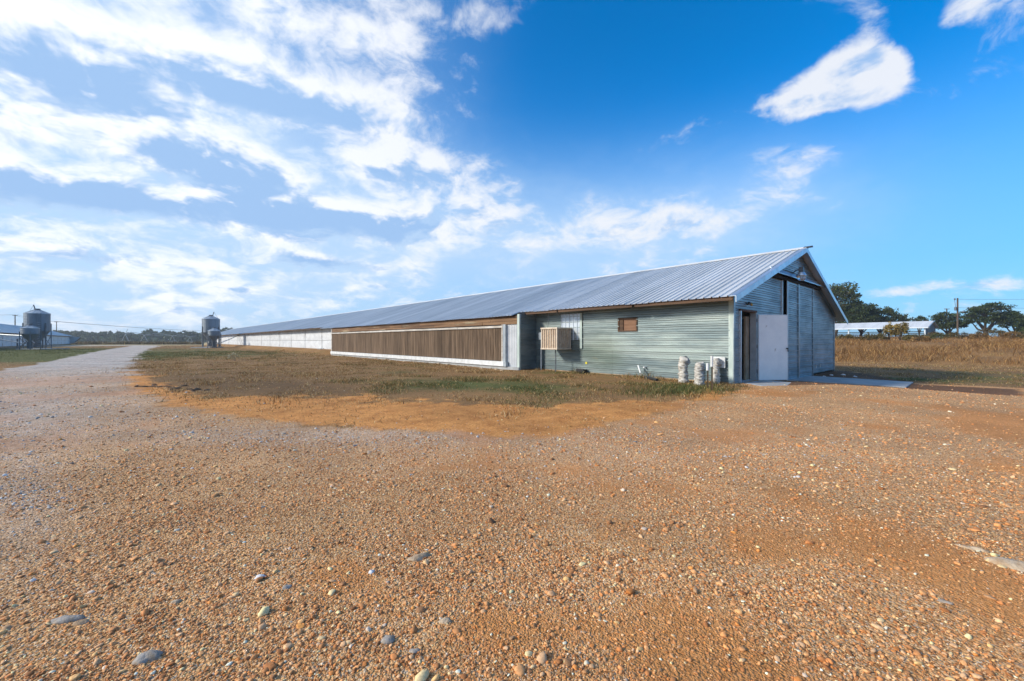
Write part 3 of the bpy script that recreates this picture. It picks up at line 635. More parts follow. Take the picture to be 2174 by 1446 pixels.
# sliding doors hung from the covered track
def leaf(a, b, yy, seed):
    o = sheet('y', yy, a, b, -.20, 3.64, 'sliding_door', M['gable'], barn, -1, 5, .010, seed)
    MB().box(a - .01, a + .05, yy - .035, yy - .004, -.2, 3.64).build('door_stile', M['flash'], o)
    MB().box(b - .05, b + .01, yy - .035, yy - .004, -.2, 3.64).build('door_stile', M['gable'], o)
    return o
leaf(17.86, 19.22, YG - .075, 60); leaf(19.38, 21.34, YG - .055, 61)
MB().prism([(15.95, YG - .12, 3.70), (15.95, YG - .27, 3.66), (15.95, YG - .27, 3.63), (15.95, YG - .12, 3.84)], (6.55, 0, 0)).build('track_flashing', M['flash'], barn)
MB().box(15.9, 22.4, YG - .13, YG - .02, 3.52, 3.62).build('door_track', M['dark'], barn)
for x in (22.0, 22.62): MB().box(x, x + .03, YG - .05, YG - .02, .10, .24).build('pull_handle', M['pvc'], barn)
# doorway: jambs, lining, threshold and the open white door
MB().box(D0 - .06, D0, YG - .06, YG + .14, -.1, DZ + .05).build('door_jamb', M['flash'], barn)
MB().box(D1, D1 + .06, YG - .05, YG + .14, -.1, DZ + .05).build('door_jamb', M['grey'], barn)
MB().box(D0 - .06, D1 + .06, YG - .062, YG + .14, DZ + .05, DZ + .11).build('door_head', M['timber'], barn)
MB().box(D0 + .01, D1 - .01, YG - .02, YG + .3, -.12, .02).build('threshold', M['concrete'], barn)
MB().box(14.60, 14.88, YG + .16, YG + .22, .0, 2.08).build('inner_board', M['tan'], barn)
MB().box(14.30, 14.58, YG + .9, YG + .95, .0, 2.08).build('inner_board', M['tan'], barn)
MB().tube([(14.35, YG + .5, .60), (14.36, YG + .5, 1.42)], .010, 6).build('hanging_cord', M['tan'], barn)
hx, hy = D1 + .06, YG - .07; ang = math.atan2(-.53, .85); DM = Matrix.Translation((hx, hy, 0)) @ Matrix.Rotation(ang, 4, 'Z')
door = MB().box(0, 1.08, -.045, 0, .0, 2.15, DM).build('door', M['doorpaint'], barn, bevel=.008)
for z0, z1_, a, b in ((.0, 2.15, 0, .022), (.0, 2.15, 1.058, 1.08), (0, .022, .022, 1.058), (2.128, 2.15, .022, 1.058)):
    MB().box(a, b, -.052, -.046, z0, z1_, DM).build('edge_strip', M['flash'], door)
MB().tube([DM @ Vector((1.02, -.05, 1.04)), DM @ Vector((1.02, -.11, 1.04))], .022, 10).tube([DM @ Vector((1.02, -.10, 1.04)), DM @ Vector((1.03, -.105, .93))], .012, 8).build('handle', M['black'], door)
for z in (.25, 1.05, 1.9): MB().tube([DM @ Vector((-.012, .01, z)), DM @ Vector((-.012, .01, z + .11))], .014, 8).build('hinge', M['black'], door)
# closing walls, floor
MB().box(25.21, 25.26, YG + .07, YE, -.2, 2.5).build('rear_wall', M['siding'], barn)
MB().prism([(XW, YE, 0), (25.2, YE, 0), (25.2, YE, 2.52), (AX, YE, AZ - .1), (XW, YE, 2.72)], (0, .05, 0)).build('end_wall', M['siding'], barn)
MB().box(XW + .17, 25.1, YG + .31, YE - .1, -.3, -.02).build('barn_floor', M['concrete'], barn)
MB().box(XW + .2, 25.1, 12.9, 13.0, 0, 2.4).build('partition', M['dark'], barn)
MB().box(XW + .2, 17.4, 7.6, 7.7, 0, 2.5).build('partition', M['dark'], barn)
# roof sheets
def roof_sheet(y0, xe, name='roof_sheet', seed=0, w=.916):
    rg = random.Random(seed); mb = MB(); pr = rib_profile(0.0, w, .229, .036, .008); xs = [xe + (AX - xe) * k / 5 for k in range(6)]
    jz = [rg.uniform(-.004, .005) for _ in xs]; jz[0] = rg.uniform(-.012, .012); n = len(xs)
    for s, o in pr:
        for k, x in enumerate(xs): mb.v.append((x - o * .32, y0 + s, roofz(x) + o * .94 + jz[k]))
    for i in range(len(pr) - 1):
        for k in range(n - 1): mb.f.append((i * n + k, i * n + k + 1, (i + 1) * n + k + 1, (i + 1) * n + k))
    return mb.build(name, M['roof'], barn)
XE, XP, Y0R = 12.47, 12.03, 4.74
proto = {}
nsheet = int((YE + .4 - Y0R) / .916)
for k in range(nsheet):
    y = Y0R + k * .916; xe = XP if 13.4 < y < 40.6 else XE; key = (xe, k % 5 if k < 60 else 0)
    if key not in proto: proto[key] = (roof_sheet(y, xe, seed=k), y)
    else: o, y00 = proto[key]; clone(o, barn, (0, y - y00, 0))
mb = MB()
mb.face((AX, Y0R, AZ), (26.12, Y0R, roofz(26.12)), (26.12, YE + .3, roofz(26.12)), (AX, YE + .3, AZ)); mb.face((AX, Y0R, AZ + .02), (AX, YE + .3, AZ + .02), (26.12, YE + .3, roofz(26.12) + .02), (26.12, Y0R, roofz(26.12) + .02))
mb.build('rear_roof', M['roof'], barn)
mb = MB(); cw = .17
mb.prism([(AX - cw, Y0R - .03, roofz(AX - cw) + .028), (AX, Y0R - .03, AZ + .045), (AX + cw, Y0R - .03, roofz(AX + cw) + .05), (AX + cw, Y0R - .03, roofz(AX + cw) + .058), (AX, Y0R - .03, AZ + .065), (AX - cw, Y0R - .03, roofz(AX - cw) + .036)], (0, YE - Y0R + .3, 0))
mb.build('ridge_cap', M['roof'], barn)
MB().prism([(AX - .11, Y0R - .20, AZ + .015), (AX, Y0R - .20, AZ + .072), (AX + .11, Y0R - .20, AZ + .02), (AX, Y0R - .20, AZ + .045)], (0, .28, .0)).build('ridge_end', M['cap'], barn)
# rake trims, barge boards
def rake(x0, x1, name, nseg=1):
    for k in range(nseg):
        a = x0 + (x1 - x0) * k / nseg; b = x0 + (x1 - x0) * (k + 1) / nseg; s = 1 if x1 > x0 else -1; e = .002 * k
        for (xa, xb) in ((a, b),):
            za, zb = roofz(xa), roofz(xb); y = Y0R - .022 - e
            mb = MB().prism([(xa, y, za - .15), (xb, y, zb - .15), (xb, y, zb + .03), (xa, y, za + .03)], (0, .014, 0))
            mb.prism([(xa, y + .014, za + .026), (xb, y + .014, zb + .026), (xb, y + .014, zb + .036), (xa, y + .014, za + .036)], (0, .15, 0))
            mb.build(name, M['flash'], barn)
rake(XE - .06, AX, 'rake_trim', 3); rake(26.2, AX, 'rake_trim', 2)
MB().prism([(XW, YG - .09, roofz(XW) - .17), (AX, YG - .09, AZ - .17), (AX, YG - .09, AZ - .03), (XW, YG - .09, roofz(XW) - .03)], (0, .07, 0)).build('barge_board', M['gable'], barn)
MB().prism([(25.2, YG - .09, roofz(25.2) - .17), (AX, YG - .09, AZ - .17), (AX, YG - .09, AZ - .03), (25.2, YG - .09, roofz(25.2) - .03)], (0, .07, 0)).build('barge_board', M['gable'], barn)
# eave timber over the store room
rg = random.Random(4)
for a, b in ((4.86, 8.05), (8.15, 11.6), (11.68, 13.62)):
    MB().box(XE + .06, XE + .10, a, b, roofz(XE + .08) - .13, roofz(XE + .08) - .012).build('eave_board', M['timber'], barn)
for k in range(8):
    y = 5.3 + k * 1.15
    MB().prism([(XE + .1, y, roofz(XE + .1) - .13), (XW + .2, y, roofz(XW + .2) - .16), (XW + .2, y, roofz(XW + .2) - .02), (XE + .1, y, roofz(XE + .1) - .02)], (0, .045, 0)).build('rafter_tail', M['timber'], barn)
MB().box(XW - .045, XW - .026, YG + .13, 13.55, 2.56, 2.76).build('wall_plate', M['timber'], barn)
# boarded window, stickers, hatch panel behind the cooler
win = MB().box(XW + .02, XW + .05, 8.40, 9.12, 1.67, 2.09).build('window_board', M['ply'], barn)
for a, b, z0, z1_ in ((8.35, 8.40, 1.63, 2.13), (9.12, 9.17, 1.63, 2.13), (8.40, 9.12, 1.63, 1.67), (8.40, 9.12, 2.09, 2.13)):
    MB().box(XW - .035, XW + .05, a, b, z0, z1_).build('frame', M['timber'], win)
MB().box(XW - .01, XW + .02, 8.95, 9.12, 1.67, 2.09).build('jamb_strip', M['timber'], win)
vsheet('x', XW - .03, 10.98, 12.02, 1.32, 2.40, 'hatch_panel', M['flash'], barn, -1, .21, .02)
MB().box(XW - .06, XW - .031, 10.86, 10.97, .98, 2.42).build('hatch_trim', M['trim'], barn)
MB().box(XW - .028, XW - .022, 10.62, 10.71, .36, .47).build('sticker', M['sticker'], barn)
# wing that carries the cooling pads
XP0, YP0, YP1 = 12.2, 13.57, 38.6
for i, (z0, z1_) in enumerate(((.02, .93), (.93, 1.85), (1.85, 2.52))): sheet('y', YP0, XP0 + .05, XW - .02, z0, z1_, 'siding_sheet', M['gable'], barn, -1, 2, .003, 70 + i)
MB().box(XW - .05, XW - .03, YP0 - .05, YP0 - .024, .0, 2.6).build('corner_trim', M['gable'], barn)
MB().box(XP0 - .04, XP0 + .05, YP0 - .03, YP0 + .12, .0, 2.46).build('corner_trim', M['trim'], barn, bevel=.006)
vsheet('x', XP0 + .03, YP0 + .12, 14.42, .10, 2.03, 'end_panel', M['tarp'], barn, -1, .12, .02)
MB().box(XP0 - .10, XP0 + .02, 14.42, 14.60, .32, 2.03).build('pad_post', M['grey'], barn)
MB().box(XP0 - .115, XP0 + .03, 14.60, 14.68, .32, 2.03).build('pad_post', M['oldwhite'], barn)
MB().box(XP0 - .06, XP0 + .06, 38.42, 38.58, .0, 2.40).build('pad_post', M['oldwhite'], barn)
k = 0; y = 14.68
while y < 38.4:
    b = min(y + .594, 38.42); pr = rib_profile(y, b, .066, .012, 0); mb = MB()
    for s, o in pr:
        for z in (.36, 1.88): mb.v.append((XP0 - .02 - o, s, z))
    for i in range(len(pr) - 1): mb.f.append((2 * i, 2 * i + 2, 2 * i + 3, 2 * i + 1))
    mb.build('cooling_pad', M['pad'], barn); y += .6; k += 1
MB().box(XP0 + .02, XP0 + .08, 14.5, 38.5, .1, 2.4).build('pad_backing', M['dark'], barn)
y = 14.60; rg = random.Random(8)
while y < 38.3:
    b = min(y + rg.uniform(3.3, 5.2), 38.42); MB().box(XP0 - .10 + rg.uniform(0, .01), XP0 - .02, y, b - .012, 1.885, 1.985 + rg.uniform(-.008, .008)).build('pad_top_rail', M['oldwhite'], barn); y = b
y = 14.50
while y < 38.4:
    b = min(y + 3.05, 38.5); MB().box(XP0 - .16, XP0 + .05, y, b - .008, .13, .345).build('pad_sill', M['white'], barn, bevel=.006); y = b
MB().box(XP0 - .15, XP0 - .0, 14.32, 14.495, .12, .34).build('pad_sill_end', M['grey'], barn)
MB().box(XP0 - .08, XP0 + .06, YP0 - .02, 38.6, -.3, .125).build('footing', M['concrete'], barn)
for z0, z1_, e in ((2.03, 2.17, 0), (2.175, 2.30, .012), (2.305, 2.40, .02)):
    y = YP0 + .13
    while y < 38.4:
        b = min(y + rg.uniform(1.4, 4.2), 38.55); MB().box(XP0 - .035 + e + rg.uniform(0, .012), XP0 + .03 + e, y, b - .01, z0, z1_ - .006).build('fascia_board', M['fascia'], barn); y = b
MB().box(XP0, XW, 38.58, 38.62, 0, 2.4).build('wing_end', M['tarp'], barn)
# white curtain wall beyond
def wrinkled(y0, y1, z0, z1_, seed, amp):
    ny_, nz_ = max(8, int((y1 - y0) / .22)), max(4, int((z1_ - z0) / .13)); yy, zz = np.meshgrid(np.linspace(y0, y1, ny_), np.linspace(z0, z1_, nz_)); yy = yy.ravel(); zz = zz.ravel()
    e = np.abs(fbm(yy * 1.2 + seed, zz * 3.2, 7, 3) - .5) * amp * 2 + np.abs(fbm(yy * .5 + zz * 1.4, zz * 2 - yy * .4, 9, 2) - .5) * amp * 1.6
    w = np.clip((zz - z0) / .1, 0, 1) * np.clip((z1_ - zz) / .1, 0, 1)
    ii = (np.arange(nz_ - 1)[:, None] * ny_ + np.arange(ny_ - 1)[None, :]).ravel()
    mb = MB(); mb.v = [(XW - .01 - a, b, c) for a, b, c in zip(e * w, yy, zz)]; mb.f = [tuple(r) for r in np.stack([ii, ii + 1, ii + ny_ + 1, ii + ny_], 1).tolist()]
    return mb
y = 38.62; k = 0
while y < YE - 1:
    b = min(y + 6.1, YE); n = 'curtain_panel'
    if not (94.5 < y < 98.5):
        wrinkled(y, b - .02, 1.36, 2.62, k, .055).build(n, M['tarp'], barn, True); wrinkled(y, b - .02, .46, 1.34, k + 50, .035).build('splash_panel', M['tarp'], barn, True)
    else:
        MB().box(XW - .1, XW + .05, y, b - .02, .5, 2.6).build('service_door', M['grey'], barn)
    MB().box(XW - .085, XW - .065, y, b - .02, 1.33, 1.375).build('batten', M['white'], barn)
    if k < 6 or k % 2: MB().box(XW - .09, XW - .066, b - .06, b - .01, .42, 2.62).build('batten', M['white'], barn)
    MB().box(XE + .05, XE + .09, y, b - .02, roofz(XE + .07) - .13, roofz(XE + .07) - .012).build('eave_board', M['timber'], barn)
    y = b; k += 1
MB().box(XW - .05, XW + .15, 38.62, YE, -.1, .455).build('foundation_strip', M['found'], barn)
MB().box(XW - .12, XW - .095, 38.66, 38.71, .3, 2.5).build('downpipe', M['pvc'], barn)

# ------------------------------------------------------------------ fittings on and beside the barn
t = thing('wall_lamp', (14.3, YG - .05, 2.46), 'small brass bulb lamp beside the doorway of the gable', 'lamp')
MB().lathe((14.28, YG - .06, 2.42), [(.05, 0), (.06, .04), (.03, .10)], 12).build('base', M['cap'], t)
MB().lathe((14.29, YG - .12, 2.38), [(.01, 0), (.04, .03), (.045, .07), (.02, .11)], 12).build('bulb', M['brass'], t, True)
t = thing('yard_light', (18.5, YG - .1, 3.87), 'grey yard light with clear refractor bowl high on the gable', 'lamp')
MB().tube([(18.5, YG - .10, 3.86), (18.32, YG - .24, 3.93), (18.06, YG - .46, 3.93)], .022, 8).build('arm', M['leg'], t)
MB().box(17.95, 18.10, YG - .57, YG - .43, 3.80, 4.00).build('ballast_housing', M['cap'], t, bevel=.01)
MB().lathe((18.03, YG - .50, 3.66), [(.17, 0), (.165, .03), (.12, .10), (.09, .15)], 20).build('reflector', M['flash'], t, True)
MB().lathe((18.03, YG - .50, 3.49), [(.07, 0), (.10, .02), (.135, .10), (.15, .165)], 20).build('refractor_bowl', M['glass'], t, True)

t = thing('evaporative_cooler', (12.7, 11.9, .94), 'boxy beige evaporative cooler hanging on the store room wall', 'cooler')
cx0, cx1, cy0, cy1, cz0, cz1 = 12.28, 13.12, 11.42, 12.32, .93, 1.83
for (a, b) in ((cx0, cy0), (cx0, cy1 - .05), (cx1 - .05, cy0), (cx1 - .05, cy1 - .05)): MB().box(a, a + .05, b, b + .05, cz0 + .06, cz1 - .07).build('corner_post', M['cooler'], t)
MB().box(cx0 - .02, cx1 + .02, cy0 - .02, cy1 + .02, cz1 - .07, cz1).build('top_pan', M['cooler'], t, bevel=.01)
MB().box(cx0 - .02, cx1 + .02, cy0 - .02, cy1 + .02, cz0, cz0 + .06).build('bottom_pan', M['cooler'], t, bevel=.01)
MB().box(cx0 + .03, cx1 - .03, cy0 + .03, cy1 - .03, cz0 + .06, cz1 - .07).build('fibre_core', M['coolpad'], t)
for k in range(6):
    y = cy0 + .10 + k * .127; MB().box(cx0 + .002, cx0 + .025, y, y + .028, cz0 + .06, cz1 - .07).build('louvre_bar', M['cooler'], t)
for k in range(6):
    x = cx0 + .10 + k * .122; MB().box(x, x + .028, cy0 + .002, cy0 + .025, cz0 + .06, cz1 - .07).build('louvre_bar', M['cooler'], t)
MB().tube([(12.55, 11.75, z1(12.55, 11.75) - .1), (12.55, 11.75, .95)], .022, 8).build('support_pipe', M['leg'], t)
for i, (y, x) in enumerate(((11.75, 12.85), (12.25, 12.6))):
    MB().tube([(x, y, 1.80), (x + .02, y - .05, 2.2), (XE + .12, y - .02, roofz(XE + .12) - .03)], .008, 5).build('hanger_wire', M['wire'], t)

t = thing('electrical_box', (13.06, 13.08, 0), 'small grey electrical box on an upright conduit beside the cooler', 'electrical box')
MB().box(12.98, 13.14, 12.98, 13.20, 1.32, 1.66).build('enclosure', M['grey'], t, bevel=.012)
MB().box(12.966, 12.979, 13.0, 13.18, 1.34, 1.64).build('cover', M['grey'], t)
MB().tube([(13.06, 13.09, z1(13.06, 13.09) - .1), (13.06, 13.09, 1.33)], .032, 10).build('conduit', M['grey'], t)

t = thing('drain_spout', (13.1, 8.2, .3), 'white plastic drain elbow sticking out of the store room siding', 'pipe')
MB().tube([(13.19, 8.02, .36), (13.06, 8.02, .36)], .028, 10).build('stub', M['pvc'], t)
MB().tube([(13.0, 8.20, .42), (12.92, 8.10, .28), (12.86, 8.02, .17)], .030, 10).build('spout', M['pvc'], t)
o = MB(); o.box(12.92, 13.14, 10.58, 10.98, z1(13, 10.8) - .04, z1(13, 10.8) + .16); o.tube([(12.94, 10.6, z1(13, 10.8) + .16), (12.94, 10.96, z1(13, 10.8) + .16)], .03, 8)
tag(o.build('black_drain_box', M['black'], bevel=.01), 'low black plastic drain box against the foundation under the siding', 'drain box')
o = MB(); zz = z1(12.5, 7.3)
o.tube([(12.7, 7.62, zz + .06), (12.35, 7.1, zz + .03)], .055, 10); o.box(12.62, 12.78, 7.56, 7.72, zz - .03, zz + .1)
tag(o.build('black_drain_pipe', M['black']), 'short black drain pipe lying in the grass below the siding', 'pipe')

def lumpy(pts, rads, seed, n=22):
    """tube swathed in crumpled wrapping"""
    mb = MB(); fine = []; fr = []
    for k in range(len(pts) - 1):
        for q in range(11):
            f = q / 11; fine.append(Vector(pts[k]).lerp(Vector(pts[k + 1]), f)); fr.append(rads[k] * (1 - f) + rads[k + 1] * f)
    fine.append(Vector(pts[-1])); fr.append(rads[-1]); mb.tube(fine, fr, n)
    out = []
    for i, p in enumerate(mb.v):
        ring = i // n; c = fine[min(ring, len(fine) - 1)]; v = Vector(p) - c
        k = 1 + .85 * (float(fbm(np.array([(i % n) * .8 + seed + ring * .3]), np.array([ring * .75]), 3, 3)[0]) - .5) + .10 * math.sin(ring * 1.7 + (i % n) * .9 + seed)
        out.append(tuple(c + v * k))
    mb.v = out; return mb
def wrapped(px, py, r, top, lean, seed, label, hook):
    x, y = px, py; z = z1(x, y); t = thing('wrapped_pipe', (x, y, z), label, 'pipe', 'pipes wrapped in white cloth by the store room')
    pts = [(x, y, z - .03), (x + lean * .3, y, z + top * .35), (x + lean * .6, y + .02, z + top * .75), (x + lean + .02, y - .01, z + top), (x + lean + hook, y - .04, z + top * .93), (x + lean + hook * 1.7, y - .06, z + top * .82)]
    w = lumpy(pts, [r * 1.12, r, r * .92, r * .95, r * .8, r * .55], seed).build('wrapping', M['wrap'], t, True)
    MB().tube([(x, y, z - .1), (x, y, z + .12)], r * .45, 8).build('pipe_stub', M['pvc'], t)
    return t
wrapped(12.62, 6.36, .135, .70, .0, 1, 'tall white wrapped pipe with rounded hood farthest from the steel posts', .10)
wrapped(12.20, 5.66, .125, .60, .0, 5, 'short bulging white wrapped pipe standing between its two taller neighbours', .07)
wrapped(12.95, 5.50, .105, .68, .0, 9, 'slim white wrapped pipe behind the steel posts near the barn corner', .12)
t = thing('valve_board', (13.08, 5.45, .5), 'pale square board fixed to the siding beside the barn corner', 'board')
MB().box(13.10, 13.14, 5.30, 5.72, .47, .80).build('panel', M['white'], t); MB().box(13.02, 13.10, 5.42, 5.48, .55, .72).build('valve', M['brass'], t)
for (px, py, h, cap, lab) in ((1502, 822, .62, .14, 'short dark steel post with white tip in front of the wrapped pipes'), (1511, 828, .84, .22, 'taller dark steel post with white pipe sleeve before the wrapped pipes')):
    x, y = gnd(px, py); z = z1(x, y); t = thing('steel_post', (x, y, z), lab, 'post')
    MB().box(x - .022, x + .022, y - .005, y + .005, z - .1, z + h).box(x - .005, x + .005, y - .03, y - .0051, z - .1, z + h).build('shaft', M['tpost'], t)
    MB().tube([(x, y, z + h - cap), (x + .01, y, z + h + .06)], .034, 10).build('white_sleeve', M['pvc'], t)
t = thing('storage_tub', (14.0, YG + .45, 0), 'light grey plastic tub standing just inside the open doorway', 'tub')
MB().lathe((14.0, YG + .48, .0), [(.21, 0), (.235, .30), (.26, .32), (.27, .56), (.285, .57), (.285, .60), (.25, .60)], 20).build('body', M['grey'], t, True)
# slabs
zs = -.2
tag(MB().prism([(18.0, 5.05, zs - .08), (18.05, 1.8, zs - .08), (20.4, 1.85, zs - .08), (20.75, 5.05, zs - .08)], (0, 0, .115)).build('concrete_apron', M['concrete'], bevel=.015), 'smooth concrete apron in front of the sliding barn doors', 'slab')
tag(MB().prism([(13.62, 5.0, -.12), (13.1, 4.3, -.12), (13.75, 3.85, -.12), (14.85, 4.05, -.12), (15.2, 4.9, -.12)], (0, 0, .135)).build('door_slab', M['concrete'], bevel=.015), 'small stained concrete slab at the foot of the open door', 'slab')
x, y = gnd(690, 750); z = z1(x, y)
t = thing('utility_box', (x, y, z), 'small grey metal box on a block at the far end of the cooling pads', 'box')
MB().box(x - .25, x + .25, y - .35, y + .35, z - .05, z + .38).build('casing', M['grey'], t, bevel=.02); MB().box(x - .5, x - .27, y - .2, y + .9, z - .05, z + .12).build('block', M['concrete'], t)
MB().box(x - .28, x + .2, y - .62, y - .36, z, z + .3).build('cover', M['cap'], t)

# ------------------------------------------------------------------ feed bins
def feed_bin(c, dia, z_hop, z_cyl, z_top, z_peak, legs, label, ladder=False, lid=1, rot=0.0, name='feed_bin'):
    x, y, z = c; r = dia / 2; t = thing(name, (x, y, z), label, 'feed bin', 'feed bins beside the barns'); rc = r * .22
    prof = [(r * .16, z_hop), (r, z_cyl)]; n = 28
    MB().lathe((x, y, z), prof, n).build('hopper', M['bin'], t)
    rings = int((z_top - z_cyl) / .11); mb = MB(); pf = []
    for k in range(rings + 1):
        zz = z_cyl + (z_top - z_cyl) * k / rings; pf.append((r + (.018 if k % 2 else 0), zz + .001))
    mb.lathe((x, y, z), pf, n).build('cylinder', M['bin'], t)
    rf = MB().lathe((x, y, z), [(r * 1.045, z_top - .02), (r * 1.04, z_top + .03), (rc, z_peak)], n).build('roof', M['binroof'], t)
    for k in range(10):
        a = 2 * math.pi * k / 10 + .1; d = Vector((math.cos(a), math.sin(a), 0)); q = Vector((x, y, z))
        MB().bar(q + d * r * 1.03 + Vector((0, 0, z_top + .045)), q + d * rc + Vector((0, 0, z_peak + .015)), .05, .035).build('seam', M['binroof'], rf)
    MB().lathe((x, y, z), [(rc * 1.12, z_peak - .02), (rc * 1.12, z_peak + .12), (rc * 1.2, z_peak + .121), (rc * .9, z_peak + .17)], 16).build('fill_collar', M['cap'], t)
    if lid:
        d = at(1087 + lid * 400, 1) - at(1087, 1); d.z = 0; d.normalize(); p = Vector((x, y, z + z_peak + .12)) + d * rc * 1.1
        MB().bar(p, p + d * .22 + Vector((0, 0, .62)), rc * .5, .035).build('open_lid', M['cap'], t)
        MB().tube([p + d * .2 + Vector((0, 0, .6)), Vector((x, y, z + z_top + .08)) + d * r * .98], .015, 5).build('lid_cord', M['wire'], t)
    for k in range(legs):
        a = rot + 2 * math.pi * k / legs; lx, ly = x + math.cos(a) * (r + .05), y + math.sin(a) * (r + .05)
        MB().bar((lx, ly, z - .05), (lx, ly, z + z_cyl + (z_top - z_cyl) * .45), .13, .11, (math.cos(a), math.sin(a), 0)).build('leg', M['leg'], t)
        b = rot + 2 * math.pi * (k + 1) / legs
        MB().bar((lx, ly, z + .35), (x + math.cos(b) * (r + .05), y + math.sin(b) * (r + .05), z + z_cyl * .75), .05, .05).build('brace', M['leg'], t)
    MB().box(x - r * .28, x + r * .28, y - r * .28, y + r * .28, z + .15, z + z_hop + .02).build('boot', M['cap'], t)
    if ladder:
        d = (Vector((0, 0, 0)) - Vector((x, y, 0))).normalized(); s = Vector((-d.y, d.x, 0)); p = Vector((x, y, z)) + d * (r + .16) - s * r * ladder
        ld = MB()
        for q in (-.19, .19): ld.bar(p + s * q, p + s * q + Vector((0, 0, z_top + .1)), .05, .05)
        lo = ld.build('ladder', M['leg'], t)
        for k in range(13): MB().bar(p - s * .19 + Vector((0, 0, .25 + k * .3)), p + s * .19 + Vector((0, 0, .25 + k * .3)), .035, .035).build('rung', M['galv'], lo)
    return t
def slab(px, depth, w, d, label):
    p = at(px, depth); z = z1(p.x, p.y); f = Vector((SI, CO, 0)); s = Vector((CO, -SI, 0)); q = Vector((p.x, p.y, z - .1))
    o = MB().prism([q - s * w - f * d, q + s * w - f * d, q + s * w + f * d, q - s * w + f * d], (0, 0, .22)).build('bin_slab', M['concrete'], bevel=.02); tag(o, label, 'slab'); return z + .12
zb = slab(92, 61.6, 1.9, 1.9, 'concrete slab under the large feed bin of the white sided barn')
p = at(79, 62); big_l = feed_bin((p.x, p.y, zb), 2.7, .8, 2.6, 5.15, 5.75, 6, 'large ribbed feed bin towering beside the white sided barn', ladder=-.12, lid=-1, rot=.25)
p = at(64, 58.6); feed_bin((p.x, p.y, z1(p.x, p.y)), 1.83, 1.15, 2.2, 3.02, 3.42, 4, 'small squat feed bin in front of the bin with the ladder', lid=0, rot=.15)
zb = slab(441, 75, 1.7, 1.8, 'concrete slab under the large feed bin near the curtain wall')
p = at(448, 76); feed_bin((p.x, p.y, zb), 2.7, .8, 2.6, 5.05, 5.65, 6, 'large ribbed feed bin beside the white curtain wall of the long barn', lid=1, rot=.35)
p = at(455, 72.4); feed_bin((p.x, p.y, z1(p.x, p.y)), 1.83, 1.12, 2.1, 2.95, 3.42, 4, 'small hopper feed bin in front of the bin near the curtain wall', lid=0, rot=.2)
def auger(a, b, label):
    o = MB().tube([a, Vector(a).lerp(Vector(b), .5) + Vector((0, 0, -.06)), b], .075, 8); tag(o.build('auger_tube', M['galv']), label, 'auger')
q0 = at(462, 73.5, .7); auger(q0, (XW - .1, 97.2, 2.35), 'long grey auger tube rising from the small bin to the curtain wall')
q0 = at(458, 77, 1.7); auger(q0, (XW - .1, 99.5, 2.50), 'grey auger tube running from the large bin to the barn eave')

# ------------------------------------------------------------------ the second barn, beyond the lane
XB = -19.0; yb0, yb1 = 42.0, 190.0; bax, baz = XB - 6.05, 5.0
b2 = thing('poultry_barn', (XB, yb1, 0), 'white walled metal roofed barn standing across the gravel lane', 'barn')
def r2(x): return baz - abs(x - bax) * .36
for k in range(24):
    a = yb0 + k * (yb1 - yb0) / 24; b = a + (yb1 - yb0) / 24; xe = XB + .6; mb = MB(); pr = rib_profile(a, b, .9, .03, 0)
    for s, o in pr: mb.v += [(xe, s, r2(xe) + o), (bax, s, baz + o)]
    for i in range(len(pr) - 1): mb.f.append((2 * i, 2 * i + 1, 2 * i + 3, 2 * i + 2))
    mb.build('roof_panel', M['roof'], b2)
    for z0, z1_, nm in ((.30, 1.30, 'splash_panel'), (1.33, 2.40, 'curtain_panel')):
        ny_ = 16; mb = MB()
        for j in range(4):
            for i in range(ny_): mb.v.append((XB + .01 + abs(float(vnoise(np.array([i * .7 + k * 9]), np.array([j * 1.3]), 4)[0]) - .5) * .16, a + (b - a - .03) * i / (ny_ - 1), z0 + (z1_ - z0) * j / 3))
        for j in range(3):
            for i in range(ny_ - 1): q = j * ny_ + i; mb.f.append((q, q + 1, q + ny_ + 1, q + ny_))
        mb.build(nm, M['tarp'], b2)
    MB().box(XB + .5, XB + .55, a, b - .02, r2(XB + .52) - .16, r2(XB + .52) - .02).build('eave_board', M['timber'], b2)
MB().box(XB - .2, XB + .0, yb0, yb1, -.2, 2.5).build('wall_core', M['found'], b2)
MB().face((bax, yb0, baz), (bax, yb1, baz), (2 * bax - XB - .6, yb1, r2(XB + .6)), (2 * bax - XB - .6, yb0, r2(XB + .6))).build('rear_roof', M['roof'], b2)
MB().prism([(XB, yb1, 0), (2 * bax - XB, yb1, 0), (2 * bax - XB, yb1, 2.5), (bax, yb1, baz - .1), (XB, yb1, 2.6)], (0, -.1, 0)).build('end_wall', M['siding'], b2)
MB().prism([(XB, yb0, 0), (2 * bax - XB, yb0, 0), (2 * bax - XB, yb0, 2.5), (bax, yb0, baz - .1), (XB, yb0, 2.6)], (0, .1, 0)).build('end_wall', M['siding'], b2)
MB().box(2 * bax - XB, 2 * bax - XB + .1, yb0, yb1, 0, 2.4).build('rear_wall', M['siding'], b2)
MB().prism([(XB + .02, 187, .3), (XB + 1.1, 187, .7), (XB + 2.4, 187, 2.35), (XB + .02, 187, 2.5)], (0, 3.0, 0)).build('fan_housing', M['grey'], b2)
MB().prism([(XB + 1.2, 186.95, .75), (XB + 2.5, 186.95, 2.36), (XB + 2.42, 186.95, 2.42), (XB + 1.1, 186.95, .82)], (0, 3.1, 0)).build('fan_shutter', M['cap'], b2)
auger(at(48, 59, .9), (XB + .2, 93, 2.3), 'pale auger tube sloping from the small bin to the white barn')
auger(at(60, 62, 2.0), (XB + .2, 101, 2.4), 'thin auger tube from the ladder bin to the white barn eave')
